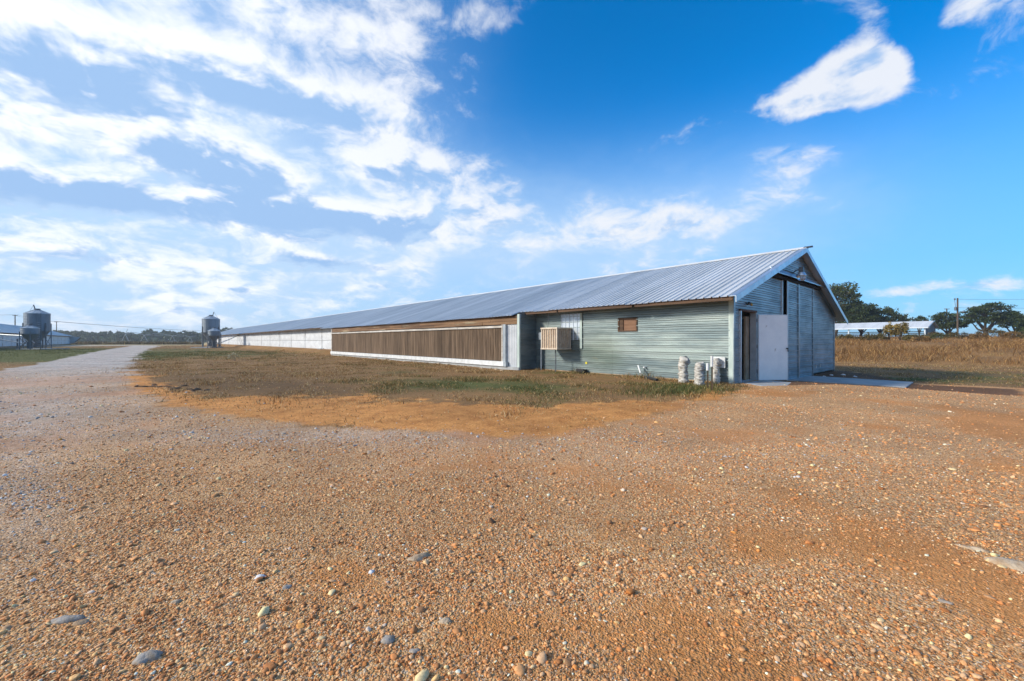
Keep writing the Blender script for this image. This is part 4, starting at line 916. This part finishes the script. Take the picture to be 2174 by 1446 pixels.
p = at(37, 61, 0); tag(MB().box(p.x - .08, p.x + .08, p.y - .08, p.y + .08, -.2, 1.55).build('auger_support_post', M['leg'], bevel=.01), 'short dark post holding the auger next to the small bin', 'post')

# ------------------------------------------------------------------ open shed on the rise
A = at(1965, 70); ua = Vector((-.57 * CO + .82 * SI, .57 * SI + .82 * CO, 0)).normalized(); va = Vector((ua.y, -ua.x, 0))
zs = 1.05; ez, rz_ = 3.68, 4.66; LW = 7.0
shed = thing('open_shed', (A.x, A.y, zs), 'long open sided shed with a grey metal roof on the grassy rise', 'shed')
S = lambda u, v, z: A + ua * u + va * v + Vector((0, 0, z))
for k in range(14):
    a, b = -.4 + k * 2.3, -.4 + (k + 1) * 2.3 - .02; e = .004 * (k % 2)
    for v0, v1, nm in ((-.5, LW / 2, 'roof_sheet'), (LW + .5, LW / 2, 'roof_sheet')):
        z0 = ez - .17 + e; mb = MB()
        mb.prism([S(a, v0, z0), S(b, v0, z0), S(b, v1, rz_ + e), S(a, v1, rz_ + e)], (0, 0, .03)).build(nm, M['roof'], shed)
MB().bar(S(-.4, -.5, ez - .22), S(31.7, -.5, ez - .22), .05, .16).build('eave_trim', M['flash'], shed)
MB().bar(S(-.42, -.5, ez - .2), S(-.42, LW / 2, rz_ - .02), .05, .16).build('rake_trim', M['flash'], shed)
for k in range(7):
    u = .1 + k * 5.2
    for v in (.1, LW - .1):
        o = MB().bar(S(u, v, zs - .6), S(u, v, ez - .1), .18, .18, ua).build('post', M['flash' if v < 1 else 'timber'], shed)
        if v < 1: MB().bar(S(u - .55, v, ez - .22), S(u + .55, v, ez - .22), .14, .14).build('knee_plate', M['white'], o)
    MB().bar(S(u, 0, ez - .1), S(u, LW, ez - .1), .1, .2).build('tie_beam', M['timber'], shed)
for j in range(6):
    MB().bar(S(0, LW, zs + .35 + j * .30), S(31, LW, zs + .35 + j * .30), .04, .13).build('rail', M['tan'], shed)
def gab(s): return zs - .5
mb = MB(); mb.prism([S(0, .25, zs - .5), S(0, LW, zs - .5), S(0, LW, ez), S(0, LW / 2, rz_ - .06), S(0, .25, ez + .05)], ua * .05).build('gable_panel', M['bin'], shed)
for k in range(8):
    v = .5 + k * .85; MB().bar(S(-.03, v, zs - .4), S(-.03, v, (ez + (rz_ - ez) * (1 - abs(v - LW / 2) / (LW / 2))) - .1), .05, .04, ua).build('panel_rib', M['leg'], shed)
MB().prism([S(31.2, 0, zs - .5), S(31.2, LW, zs - .5), S(31.2, LW, ez), S(31.2, LW / 2, rz_ - .06), S(31.2, 0, ez)], ua * .05).build('gable_panel', M['bin'], shed)

# ------------------------------------------------------------------ utility poles and lines
def pole(px, depth, base, top, label, arms=(), lamp=False, gear=False):
    p = at(px, depth); t = thing('utility_pole', (p.x, p.y, base), label, 'utility pole'); s = Vector((CO, -SI, 0)); f = Vector((SI, CO, 0))
    MB().tube([(p.x, p.y, base - .5), (p.x, p.y, top)], [.17, .12], 10).build('shaft', M['pole'], t)
    for z, w in arms:
        c = MB().bar(p + s * -w + Vector((0, 0, z)), p + s * w + Vector((0, 0, z)), .10, .12).build('crossarm', M['pole'], t)
        for q in (-w * .9, -w * .4, w * .9): MB().lathe(tuple(p + s * q + Vector((0, 0, z + .06))), [(.04, 0), (.06, .06), (.03, .15)], 8).build('insulator', M['grey'], c)
    if lamp:
        z = base + (top - base) * .70
        MB().tube([p + Vector((0, 0, z)), p + s * 1.0 + Vector((0, 0, z + .02))], .03, 6).build('lamp_arm', M['galv'], t)
        q = p + s * 1.15 + Vector((0, 0, z - .14)); MB().lathe(tuple(q), [(.26, 0), (.2, .12), (.1, .3), (.06, .34)], 12).build('lamp_head', M['leg'], t)
    if gear:
        z = base + (top - base) * .78
        MB().lathe(tuple(p - s * .38 + Vector((0, 0, z - .5))), [(.10, 0), (.20, .05), (.20, .62), (.1, .68)], 12).build('transformer', M['leg'], t)
        MB().tube([p + Vector((0, 0, top - .25)), p - s * .45 + Vector((0, 0, top - .2)), p - s * .55 + Vector((0, 0, top - .55)), p - s * .38 + Vector((0, 0, z + .15))], .03, 6).build('jumper_cable', M['wire'], t)
        MB().lathe(tuple(p - s * .55 + Vector((0, 0, top - .42))), [(.05, 0), (.12, .1), (.12, .28), (.05, .4)], 8).build('cutout_switch', M['leg'], t)
    return p
pr1 = pole(2033, 80, .8, 9.45, 'thick utility pole with a lamp arm standing on the grassy bank', lamp=True, gear=True)
pr2 = pole(2010, 112, 1.3, 9.9, 'plain thin utility pole behind the dark oak by the shed', arms=((9.75, .7),))
pl1 = pole(32, 135, 0, 9.6, 'utility pole rising behind the white barn roof beside the big bin', arms=((9.4, .8),))
pl2 = pole(120, 178, 0, 9.5, 'utility pole with crossarm near the far end of the white barn', arms=((9.2, 1.0), ))
def wire(a, b, sag, label, r=.028):
    a = Vector(a); b = Vector(b); pts = [a.lerp(b, k / 14) - Vector((0, 0, sag * 4 * (k / 14) * (1 - k / 14))) for k in range(15)]
    tag(MB().tube(pts, r, 5).build('power_line', M['wire']), label, 'cable', 'power lines on the poles')
far_p = at(520, 420, 11.0)
for dz_, off in ((9.42, -.9), (9.42, .9)):
    s = Vector((CO, -SI, 0)) * off
    wire(Vector((pl1.x, pl1.y, dz_ + .2)) + s * .8, Vector((pl2.x, pl2.y, dz_)) + s, .5, 'thin power line strung above the white barn roof')
    wire(Vector((pl2.x, pl2.y, dz_)) + s, far_p + s, 1.6, 'thin power line crossing the sky above the far woods', .045)
    wire(Vector((pl1.x, pl1.y, dz_ + .2)) + s * .8, at(-500, 110, 9.4) + s, .6, 'thin power line running away past the big bin')
for z in (9.2, 7.6): wire(Vector((pr1.x, pr1.y, z)), at(2900, 60, z - .4), .5, 'thin power line leaving the lamp pole on the bank', .02)

# ------------------------------------------------------------------ trees
def make_tree(seed, H, trunk_h, rx, rz, n_clump, n_leaf, leaf, clump_r, flat, pal, trunk_r=.28, bare=0.0, cz=None, limbs=7):
    """crown = leaf sprays round many twig ends; returns (wood MB, verts, faces, colours) around the origin"""
    rg = np.random.default_rng(seed); cz = cz if cz is not None else H - rz; wood = MB()
    top = Vector((rg.normal(0, .2), rg.normal(0, .2), trunk_h)); wood.tube([(0, 0, -.5), (top.x * .5, top.y * .4, trunk_h * .5), tuple(top)], [trunk_r * 1.25, trunk_r, trunk_r * .85], 8)
    lobes = [(rg.uniform(0, 6.28), rg.uniform(-.2, .9), rg.uniform(.75, 1.12)) for _ in range(7)]
    C = []
    while len(C) < n_clump:
        v = rg.normal(0, 1, 3); v /= np.linalg.norm(v)
        if v[2] < -.45: continue
        r = rg.uniform(.45, 1.0) ** .6; a = math.atan2(v[1], v[0]); k = .72
        for la, lz, lr in lobes:
            da = math.cos(a - la) * math.sqrt(max(0, 1 - lz * lz)) * math.hypot(v[0], v[1]) + lz * v[2]
            if da > .72: k = max(k, .72 + (lr - .72) * (da - .72) / .28 + .1)
        C.append(Vector((v[0] * rx * r * k, v[1] * rx * r * k, cz + v[2] * rz * r * (k + .08))))
    ends = []
    for k in range(limbs):
        a = 2 * math.pi * (k + rg.uniform(-.3, .3)) / limbs; e = rg.uniform(.35, .65); ends.append(Vector((math.cos(a) * rx * e, math.sin(a) * rx * e, cz + rz * rg.uniform(-.25, .35))))
    ends.append(Vector((0, 0, cz + rz * .45)))
    paths = []
    for e in ends:
        m1 = top.lerp(e, .4) + Vector((rg.normal(0, .2), rg.normal(0, .2), -.05 * rx + rg.normal(0, .2))); path = [top - Vector((0, 0, .2)), m1, e]; paths.append(path)
        wood.tube([tuple(q) for q in path], [trunk_r * .6, trunk_r * .4, trunk_r * .14], 6)
    V = []; F = []; K = []; pal = np.array(pal)
    for c in C:
        b = min(range(len(ends)), key=lambda q: (ends[q] - c).length); s0 = paths[b][1].lerp(ends[b], rg.uniform(.2, 1.0))
        mid = s0.lerp(c, .5) + Vector((rg.normal(0, .15), rg.normal(0, .15), rg.normal(0, .15)))
        wood.tube([tuple(s0), tuple(mid), tuple(c)], [trunk_r * .16, trunk_r * .10, trunk_r * .05], 4)
        if rg.uniform() < bare: continue
        n = int(n_leaf * rg.uniform(.6, 1.35)); cr = clump_r * rg.uniform(.7, 1.3)
        p = rg.normal(0, 1, (n, 3)); p /= np.linalg.norm(p, axis=1)[:, None]; p *= (rg.uniform(0, 1, n) ** .5)[:, None] * np.array([cr, cr, cr * flat]); p += np.array(c)
        u = rg.normal(0, 1, (n, 3)); u /= np.linalg.norm(u, axis=1)[:, None]; w = np.cross(u, rg.normal(0, 1, (n, 3))); w /= np.linalg.norm(w, axis=1)[:, None]
        sz = leaf * rg.uniform(.55, 1.35, n)[:, None]; q = np.stack([p - u * sz, p + w * sz * .45, p + u * sz, p - w * sz * .45], 1)
        i0 = len(V) * 0 + sum(len(a_) for a_ in V); V.append(q.reshape(-1, 3)); F.append((np.arange(n * 4) + i0).reshape(-1, 4))
        col = pal[rg.integers(0, len(pal), n)] * np.exp(rg.normal(0, .2, n) + rg.normal(0, .16))[:, None]; K.append(np.repeat(col, 4, 0))
    return wood, np.concatenate(V), np.concatenate(F), np.concatenate(K)
OAK = [(.035, .055, .018), (.050, .075, .022), (.028, .042, .015), (.065, .085, .028)]
MIX = [(.045, .070, .020), (.070, .095, .028), (.035, .052, .018), (.095, .105, .035), (.085, .070, .030)]
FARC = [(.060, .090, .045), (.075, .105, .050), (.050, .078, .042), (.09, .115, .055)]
def plant_tree(loc, spec, name, label, cat='tree', group=None, mat='leaf'):
    wood, V, F, K = make_tree(**spec); t = thing(name, loc, label, cat, group); ORI[t.name] = Vector((0, 0, 0))
    wood.build('trunk', M['bark'], t); ORI.pop(t.name)
    np_mesh('crown', V, F, M[mat], K, t); return t
def spot(px, depth): p = at(px, depth); return (p.x, p.y, z1(p.x, p.y) - .1)
plant_tree(spot(1772, 104), dict(seed=3, H=14.2, trunk_h=3.2, rx=6.4, rz=5.8, n_clump=170, n_leaf=62, leaf=.26, clump_r=1.15, flat=.7, pal=MIX, trunk_r=.35, bare=.10), 'elm_tree', 'tall airy tree showing above the open shed beside the gable')
plant_tree(spot(1705, 118), dict(seed=4, H=13, trunk_h=3.2, rx=7.5, rz=5.2, n_clump=110, n_leaf=60, leaf=.28, clump_r=1.2, flat=.7, pal=MIX, trunk_r=.35), 'elm_tree', 'tall leafy tree mostly hidden behind the gable roof')
plant_tree(spot(1826, 99), dict(seed=5, H=9.0, trunk_h=1.6, rx=4.2, rz=4.0, n_clump=120, n_leaf=70, leaf=.25, clump_r=1.1, flat=.7, pal=OAK, trunk_r=.28), 'oak_tree', 'dark rounded tree behind the middle of the open shed roof')
plant_tree(spot(1872, 101), dict(seed=6, H=7.9, trunk_h=1.5, rx=3.9, rz=3.3, n_clump=95, n_leaf=60, leaf=.25, clump_r=1.0, flat=.6, pal=MIX, trunk_r=.24), 'oak_tree', 'lower bushy green tree behind the shed roof next to the dark rounded tree')
plant_tree(spot(1912, 112), dict(seed=8, H=6.9, trunk_h=1.5, rx=1.9, rz=2.2, n_clump=36, n_leaf=50, leaf=.25, clump_r=.8, flat=.6, pal=MIX, trunk_r=.18), 'oak_tree', 'small slight tree just above the shed roof')
plant_tree(spot(1952, 125), dict(seed=9, H=6.8, trunk_h=1.6, rx=2.0, rz=2.0, n_clump=34, n_leaf=50, leaf=.26, clump_r=.8, flat=.5, pal=OAK, trunk_r=.2), 'oak_tree', 'low tuft of a tree peeking over the gable end of the shed')
plant_tree(spot(2013, 96), dict(seed=10, H=6.3, trunk_h=1.5, rx=3.0, rz=2.7, n_clump=66, n_leaf=66, leaf=.24, clump_r=1.0, flat=.42, pal=OAK, trunk_r=.30, limbs=8), 'oak_tree', 'dark oak between the shed gable and the lamp pole')
plant_tree(spot(2095, 90), dict(seed=12, H=8.1, trunk_h=1.9, rx=4.2, rz=3.2, n_clump=118, n_leaf=50, leaf=.22, clump_r=.95, flat=.36, pal=OAK, trunk_r=.42, limbs=9), 'oak_tree', 'wide spreading oak with layered crown on the bank')
plant_tree(spot(2148, 94), dict(seed=13, H=6.9, trunk_h=1.6, rx=2.4, rz=2.9, n_clump=60, n_leaf=64, leaf=.23, clump_r=1.0, flat=.4, pal=OAK, trunk_r=.28), 'oak_tree', 'smaller dark oak crowding the wide spreading oak')
plant_tree(spot(2186, 80), dict(seed=14, H=3.9, trunk_h=.6, rx=2.0, rz=2.0, n_clump=50, n_leaf=60, leaf=.2, clump_r=.8, flat=.6, pal=OAK, trunk_r=.14), 'scrub_tree', 'low dark scrub tree at the end of the oak group')
for i, (px, dp, h, lab) in enumerate(((1890, 52, 2.3, 'thin yellowish sapling rising before the shed'), (1912, 51, 2.5, 'bushy yellowish sapling next to the thin one before the shed'))):
    plant_tree(spot(px, dp), dict(seed=30 + i, H=h, trunk_h=.5, rx=.72 + .2 * i, rz=h * .42, n_clump=34, n_leaf=34, leaf=.11, clump_r=.26, flat=1.3, pal=[(.24, .17, .045), (.16, .14, .04), (.30, .20, .06)], trunk_r=.05), 'sapling', lab, 'sapling', mat='blade')
for i, (px, dp, h, r, lab) in enumerate(((1935, 49, .95, 1.1, 'dark low shrub at the foot of the bushy sapling'), (1860, 53, .9, 1.3, 'low dry shrub below the open front of the shed'), (2000, 55, .9, 1.8, 'broad green shrub on the bank below the shed gable'), (1800, 54, .85, 1.2, 'small brown shrub by the shed post'))):
    plant_tree(spot(px, dp), dict(seed=40 + i, H=h, trunk_h=.15, rx=r, rz=h * .55, n_clump=40, n_leaf=40, leaf=.09, clump_r=.3, flat=.8, pal=[(.10, .085, .03), (.07, .065, .022), (.16, .12, .045)] if i != 2 else [(.07, .08, .025), (.10, .10, .035)], trunk_r=.03), 'shrub', lab, 'shrub', mat='blade')
rg = random.Random(91)
for i, (px, dp, h, r) in enumerate(((1825, 50, .8, .8), (1955, 47, .9, 1.0), (2030, 52, 1.0, 1.4), (2075, 49, .8, .9), (2110, 54, 1.0, 1.6), (2150, 50, .9, 1.1), (1985, 60, 1.1, 1.5), (2060, 66, 1.2, 1.8), (2180, 47, 1.0, 1.2))):
    plant_tree(spot(px, dp), dict(seed=140 + i, H=h, trunk_h=.12, rx=r, rz=h * .55, n_clump=34, n_leaf=36, leaf=.08, clump_r=.28, flat=.8, pal=([(.09, .075, .026), (.065, .05, .02), (.15, .10, .038)], [(.20, .115, .04), (.13, .075, .028), (.26, .16, .06)])[i % 2], trunk_r=.03), 'bank_shrub',
               ('low dark olive shrub on the grassy bank', 'low rusty brown shrub on the grassy bank')[i % 2], 'shrub', 'scattered shrubs of the bank', 'blade')
# far wood: six kinds of crowns, copied along the field edge
protos = []
for k in range(6):
    H = (9.5, 11, 8.5, 12, 10, 7.5)[k]
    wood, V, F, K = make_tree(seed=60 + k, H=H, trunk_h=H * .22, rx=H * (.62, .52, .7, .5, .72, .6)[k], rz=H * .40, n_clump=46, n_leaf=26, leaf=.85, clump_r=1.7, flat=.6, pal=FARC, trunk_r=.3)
    protos.append((wood, V, F, K))
rg = random.Random(17); pxs = []; pads_ = {}
n = 0
for row, (d0, step) in enumerate(((330, 11.5), (365, 13), (400, 15))):
    px = -330 + row * 5
    while px < 500:
        k = rg.randrange(6); dp = d0 + rg.uniform(-12, 12); sc_ = rg.uniform(.58, .90)
        p = at(px, dp); lab = 'grey green tree in the far wood beyond the field'
        if k not in pads_:
            wood, V, F, K = protos[k]; t = thing('wood_tree', (p.x, p.y, -.2), lab, 'tree', 'trees of the far wood'); ORI[t.name] = Vector((0, 0, 0)); wood.build('trunk', M['bark'], t); np_mesh('crown', V, F, M['leaf'], K, t)
            t.scale = (sc_,) * 3; pads_[k] = t
        else: copy_tree(pads_[k], (p.x, p.y, -.2), rg.uniform(0, 6.28), sc_)
        px += step * rg.uniform(.6, 1.4); n += 1
# undergrowth that closes the foot of the wood
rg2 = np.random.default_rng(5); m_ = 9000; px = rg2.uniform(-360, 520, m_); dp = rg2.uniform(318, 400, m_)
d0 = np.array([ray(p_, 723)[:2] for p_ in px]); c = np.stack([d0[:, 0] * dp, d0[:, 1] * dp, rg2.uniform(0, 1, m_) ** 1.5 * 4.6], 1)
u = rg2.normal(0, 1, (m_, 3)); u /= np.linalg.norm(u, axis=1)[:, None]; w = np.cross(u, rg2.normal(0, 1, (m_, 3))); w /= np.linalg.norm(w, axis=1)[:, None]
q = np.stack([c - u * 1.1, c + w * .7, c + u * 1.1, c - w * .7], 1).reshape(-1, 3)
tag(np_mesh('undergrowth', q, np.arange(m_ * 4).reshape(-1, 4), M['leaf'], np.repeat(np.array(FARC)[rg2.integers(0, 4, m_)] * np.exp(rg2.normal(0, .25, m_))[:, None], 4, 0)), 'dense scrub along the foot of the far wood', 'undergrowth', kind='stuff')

# ------------------------------------------------------------------ centre pivot irrigator in the field
tw = [(266, 200, 4.4), (306, 214, 4.1), (366, 262, 4.2), (403, 305, 4.0), (432, 350, 4.0), (455, 395, 4.0)]
irr = thing('pivot_irrigator', at(266, 200, 0), 'long wheeled irrigation boom with arched pipe spans in front of the far wood', 'irrigator')
for (a, b) in zip(tw, tw[1:]):
    p, q = at(*a), at(*b); arc = [p.lerp(q, k / 10) + Vector((0, 0, 1.0 * math.sin(math.pi * k / 10))) for k in range(11)]
    o = MB().tube(arc, .10, 6).build('pipe_span', M['galv'], irr); low = [p.lerp(q, k / 10) + Vector((0, 0, 1.0 * math.sin(math.pi * k / 10) - 1.1 * math.sin(math.pi * k / 10))) for k in range(11)]
    tr = MB().tube(low, .04, 4)
    for k in range(1, 10): tr.bar(arc[k], low[k + (1 if k % 2 and k < 9 else 0)], .05, .05)
    tr.build('truss', M['galv'], o)
for (px, d, z) in tw:
    p = at(px, d, z); s = Vector((CO, -SI, 0)) * 1.9; g = Vector((p.x, p.y, .6))
    o = MB().bar(p, g - s, .12, .12).bar(p, g + s, .12, .12).bar(g - s, g + s, .12, .12).build('tower', M['galv'], irr)
    for e in (-1, 1):
        c = g + s * e; f = Vector((SI, CO, 0)) * .15; MB().tube([c - f, c + f], .62, 14).build('wheel', M['cap'], o)
p = at(266, 200, 4.4); MB().bar(p, p + Vector((CO, -SI, 0)) * 1.2 + Vector((0, 0, 2.4)), .12, .12).bar(p + Vector((0, 0, .1)), p - Vector((CO, -SI, 0)) * 4.5 + Vector((0, 0, .1)), .1, .1).build('end_boom', M['leg'], irr)
p2 = at(268, 199, 3.0); MB().bar(at(247, 200, 6.6), at(253, 200, 5.4), .1, .1).bar(at(253, 200, 5.4), p, .08, .08).build('stay', M['leg'], irr)

# ------------------------------------------------------------------ single stones, rubble, clods
def stone(name, p, dims, seed, mat, label, group=None, rz=0.0, sharp=.62, cat='stone'):
    import bmesh
    bm = bmesh.new(); bmesh.ops.create_icosphere(bm, subdivisions=3, radius=1.0); rg = np.random.default_rng(seed); o = rg.uniform(0, 50, 3)
    P = np.array([v.co[:] for v in bm.verts]); k = 1 + sharp * ((fbm(P[:, 0] * 1.6 + o[0] + P[:, 2], P[:, 1] * 1.6 + o[1] - P[:, 2], seed, 3)) - .5) * 2
    for v, kk in zip(bm.verts, k): v.co = Vector((v.co.x * kk * dims[0], v.co.y * kk * dims[1], max(v.co.z * kk, -.55) * dims[2]))
    me = bpy.data.meshes.new(name); bm.to_mesh(me); bm.free(); me.polygons.foreach_set('use_smooth', [True] * len(me.polygons)); me.materials.append(mat)
    ob = bpy.data.objects.new(name, me); COL.objects.link(ob); ob.location = (p[0], p[1], z1(p[0], p[1]) - dims[2] * .12); ob.rotation_euler = (0, 0, rz); return tag(ob, label, cat, group)
M['st_pale'] = pmat('pale limestone', (.50, .39, .27), (.36, .24, .14), 18, .85, 0, .5, 60)
M['st_grey'] = pmat('blue grey river stone', (.34, .31, .28), (.28, .21, .14), 22, .8, 0, .3, 70)
M['st_white'] = pmat('white quartz', (.72, .72, .72), (.58, .57, .56), 25, .6, 0, .2, 80)
M['st_rust'] = pmat('rusty stone', (.34, .17, .07), (.24, .11, .045), 20, .8, 0, .3, 70)
M['st_clod'] = pmat('dark earth clod', (.085, .048, .026), (.15, .09, .05), 9, .95, 0, .6, 30)
def sg(px, py): return gnd(px, py)
big_st = [((888, 1187), (.062, .032, .020), 'st_pale', 'long pale stone half sunk in the gravel with a notched edge', .6), ((2064, 1165), (.075, .024, .018), 'st_pale', 'flat pale sliver of stone beside the broken slab', -.7), ((2165, 1205), (.125, .05, .03), 'st_pale', 'broken tan slab of stone, largest in the gravel', -.8),
    ((138, 1317), (.058, .022, .020), 'st_grey', 'slim blue grey river stone on the brown gravel', .2), ((312, 1400), (.042, .028, .024), 'st_grey', 'plump oval grey stone near the slim river stone', .3), ((822, 1357), (.032, .026, .016), 'st_grey', 'flat grey stone with a small chip next to it', .4), ((881, 1380), (.020, .014, .012), 'st_grey', 'small round grey stone stacked against a white pebble', .1),
    ((946, 1318), (.026, .020, .010), 'st_pale', 'flat cream stone flush with the sand', .2), ((788, 1217), (.017, .014, .012), 'st_white', 'little angular white stone near the long pale stone', 0), ((2003, 1277), (.030, .016, .010), 'st_grey', 'thin blue grey flake of stone lying flat', -.6), ((172, 1322), (.030, .018, .015), 'st_pale', 'tan oval stone touching the slim river stone', .3),
    ((555, 1225), (.026, .016, .013), 'st_white', 'pale lozenge shaped stone on bare sand', .5), ((610, 1247), (.024, .018, .012), 'st_grey', 'dull grey stone close to the pale lozenge stone', .4), ((1205, 1405), (.026, .022, .012), 'st_rust', 'rusty orange stone pressed into the sand', .2), ((895, 1293), (.022, .018, .012), 'st_rust', 'rust coloured chip beside the flat cream stone', .2), ((375, 1278), (.022, .015, .012), 'st_pale', 'smooth cream pebble standing proud of the grit', .4)]
for i, (pp, dm, mt, lab, rz) in enumerate(big_st): stone('stone', sg(*pp), dm, 100 + i, M[mt], lab, None, YAW * -1 + rz)
for i in range(16):
    y = 14.0 + i * .95 + rg.uniform(-.3, .3); stone('rubble_stone', (11.95 - rg.uniform(0, .45), y), (rg.uniform(.05, .16), rg.uniform(.05, .14), rg.uniform(.03, .08)), 200 + i, M['st_pale'], 'broken pale rubble lying along the footing of the cooling pads', 'rubble along the pad footing', rg.uniform(0, 3), .5)
for i in range(14):
    p = gnd(300 + i * 10 + rg.uniform(-8, 8), 817 + i * .9 + rg.uniform(-5, 5)); stone('earth_clod', p, (rg.uniform(.05, .15), rg.uniform(.04, .10), rg.uniform(.02, .055)), 300 + i, M['st_clod'], 'dark clod of turned earth at the grass edge by the lane', 'clods of turned earth', rg.uniform(0, 3), .6, 'clod')
for i, (px, py) in enumerate(((1765, 797), (1750, 800), (1790, 796), (1816, 800))):
    stone('rubble_stone', gnd(px, py, -.2), (.09, .06, .05), 330 + i, M['st_white'], 'white stone in the dark earth beside the concrete apron', 'white stones by the apron', i, .5)
p = gnd(495, 766); wood, V, F, K = make_tree(seed=77, H=.55, trunk_h=.1, rx=.42, rz=.24, n_clump=16, n_leaf=5, leaf=.06, clump_r=.10, flat=1.4, pal=[(.50, .44, .30), (.42, .36, .22)], trunk_r=.012)
t = thing('dry_weed', (p[0], p[1], z1(*p)), 'bleached dry weed standing alone in the turf', 'weed'); ORI[t.name] = Vector((0, 0, 0)); wood.build('stems', M['tan'], t); np_mesh('leaves', V, F, M['blade'], K, t)

# ------------------------------------------------------------------ the air: slight haze over the fields
def haze_box():
    m = bpy.data.materials.new('haze'); m.use_nodes = True; t = NT(m.node_tree); t.n.clear()
    o = t.add('ShaderNodeOutputMaterial'); v = t.add('ShaderNodeVolumePrincipled'); v.inputs['Color'].default_value = (.80, .88, .96, 1); v.inputs['Density'].default_value = .00042
    v.inputs['Anisotropy'].default_value = .2; t.l.new(v.outputs[0], o.inputs['Volume'])
    tag(MB().box(-4300, 4300, -4300, 4300, -2.0, 19.0).build('haze', m), 'thin pale haze lying over the fields', 'haze', kind='stuff')
haze_box()
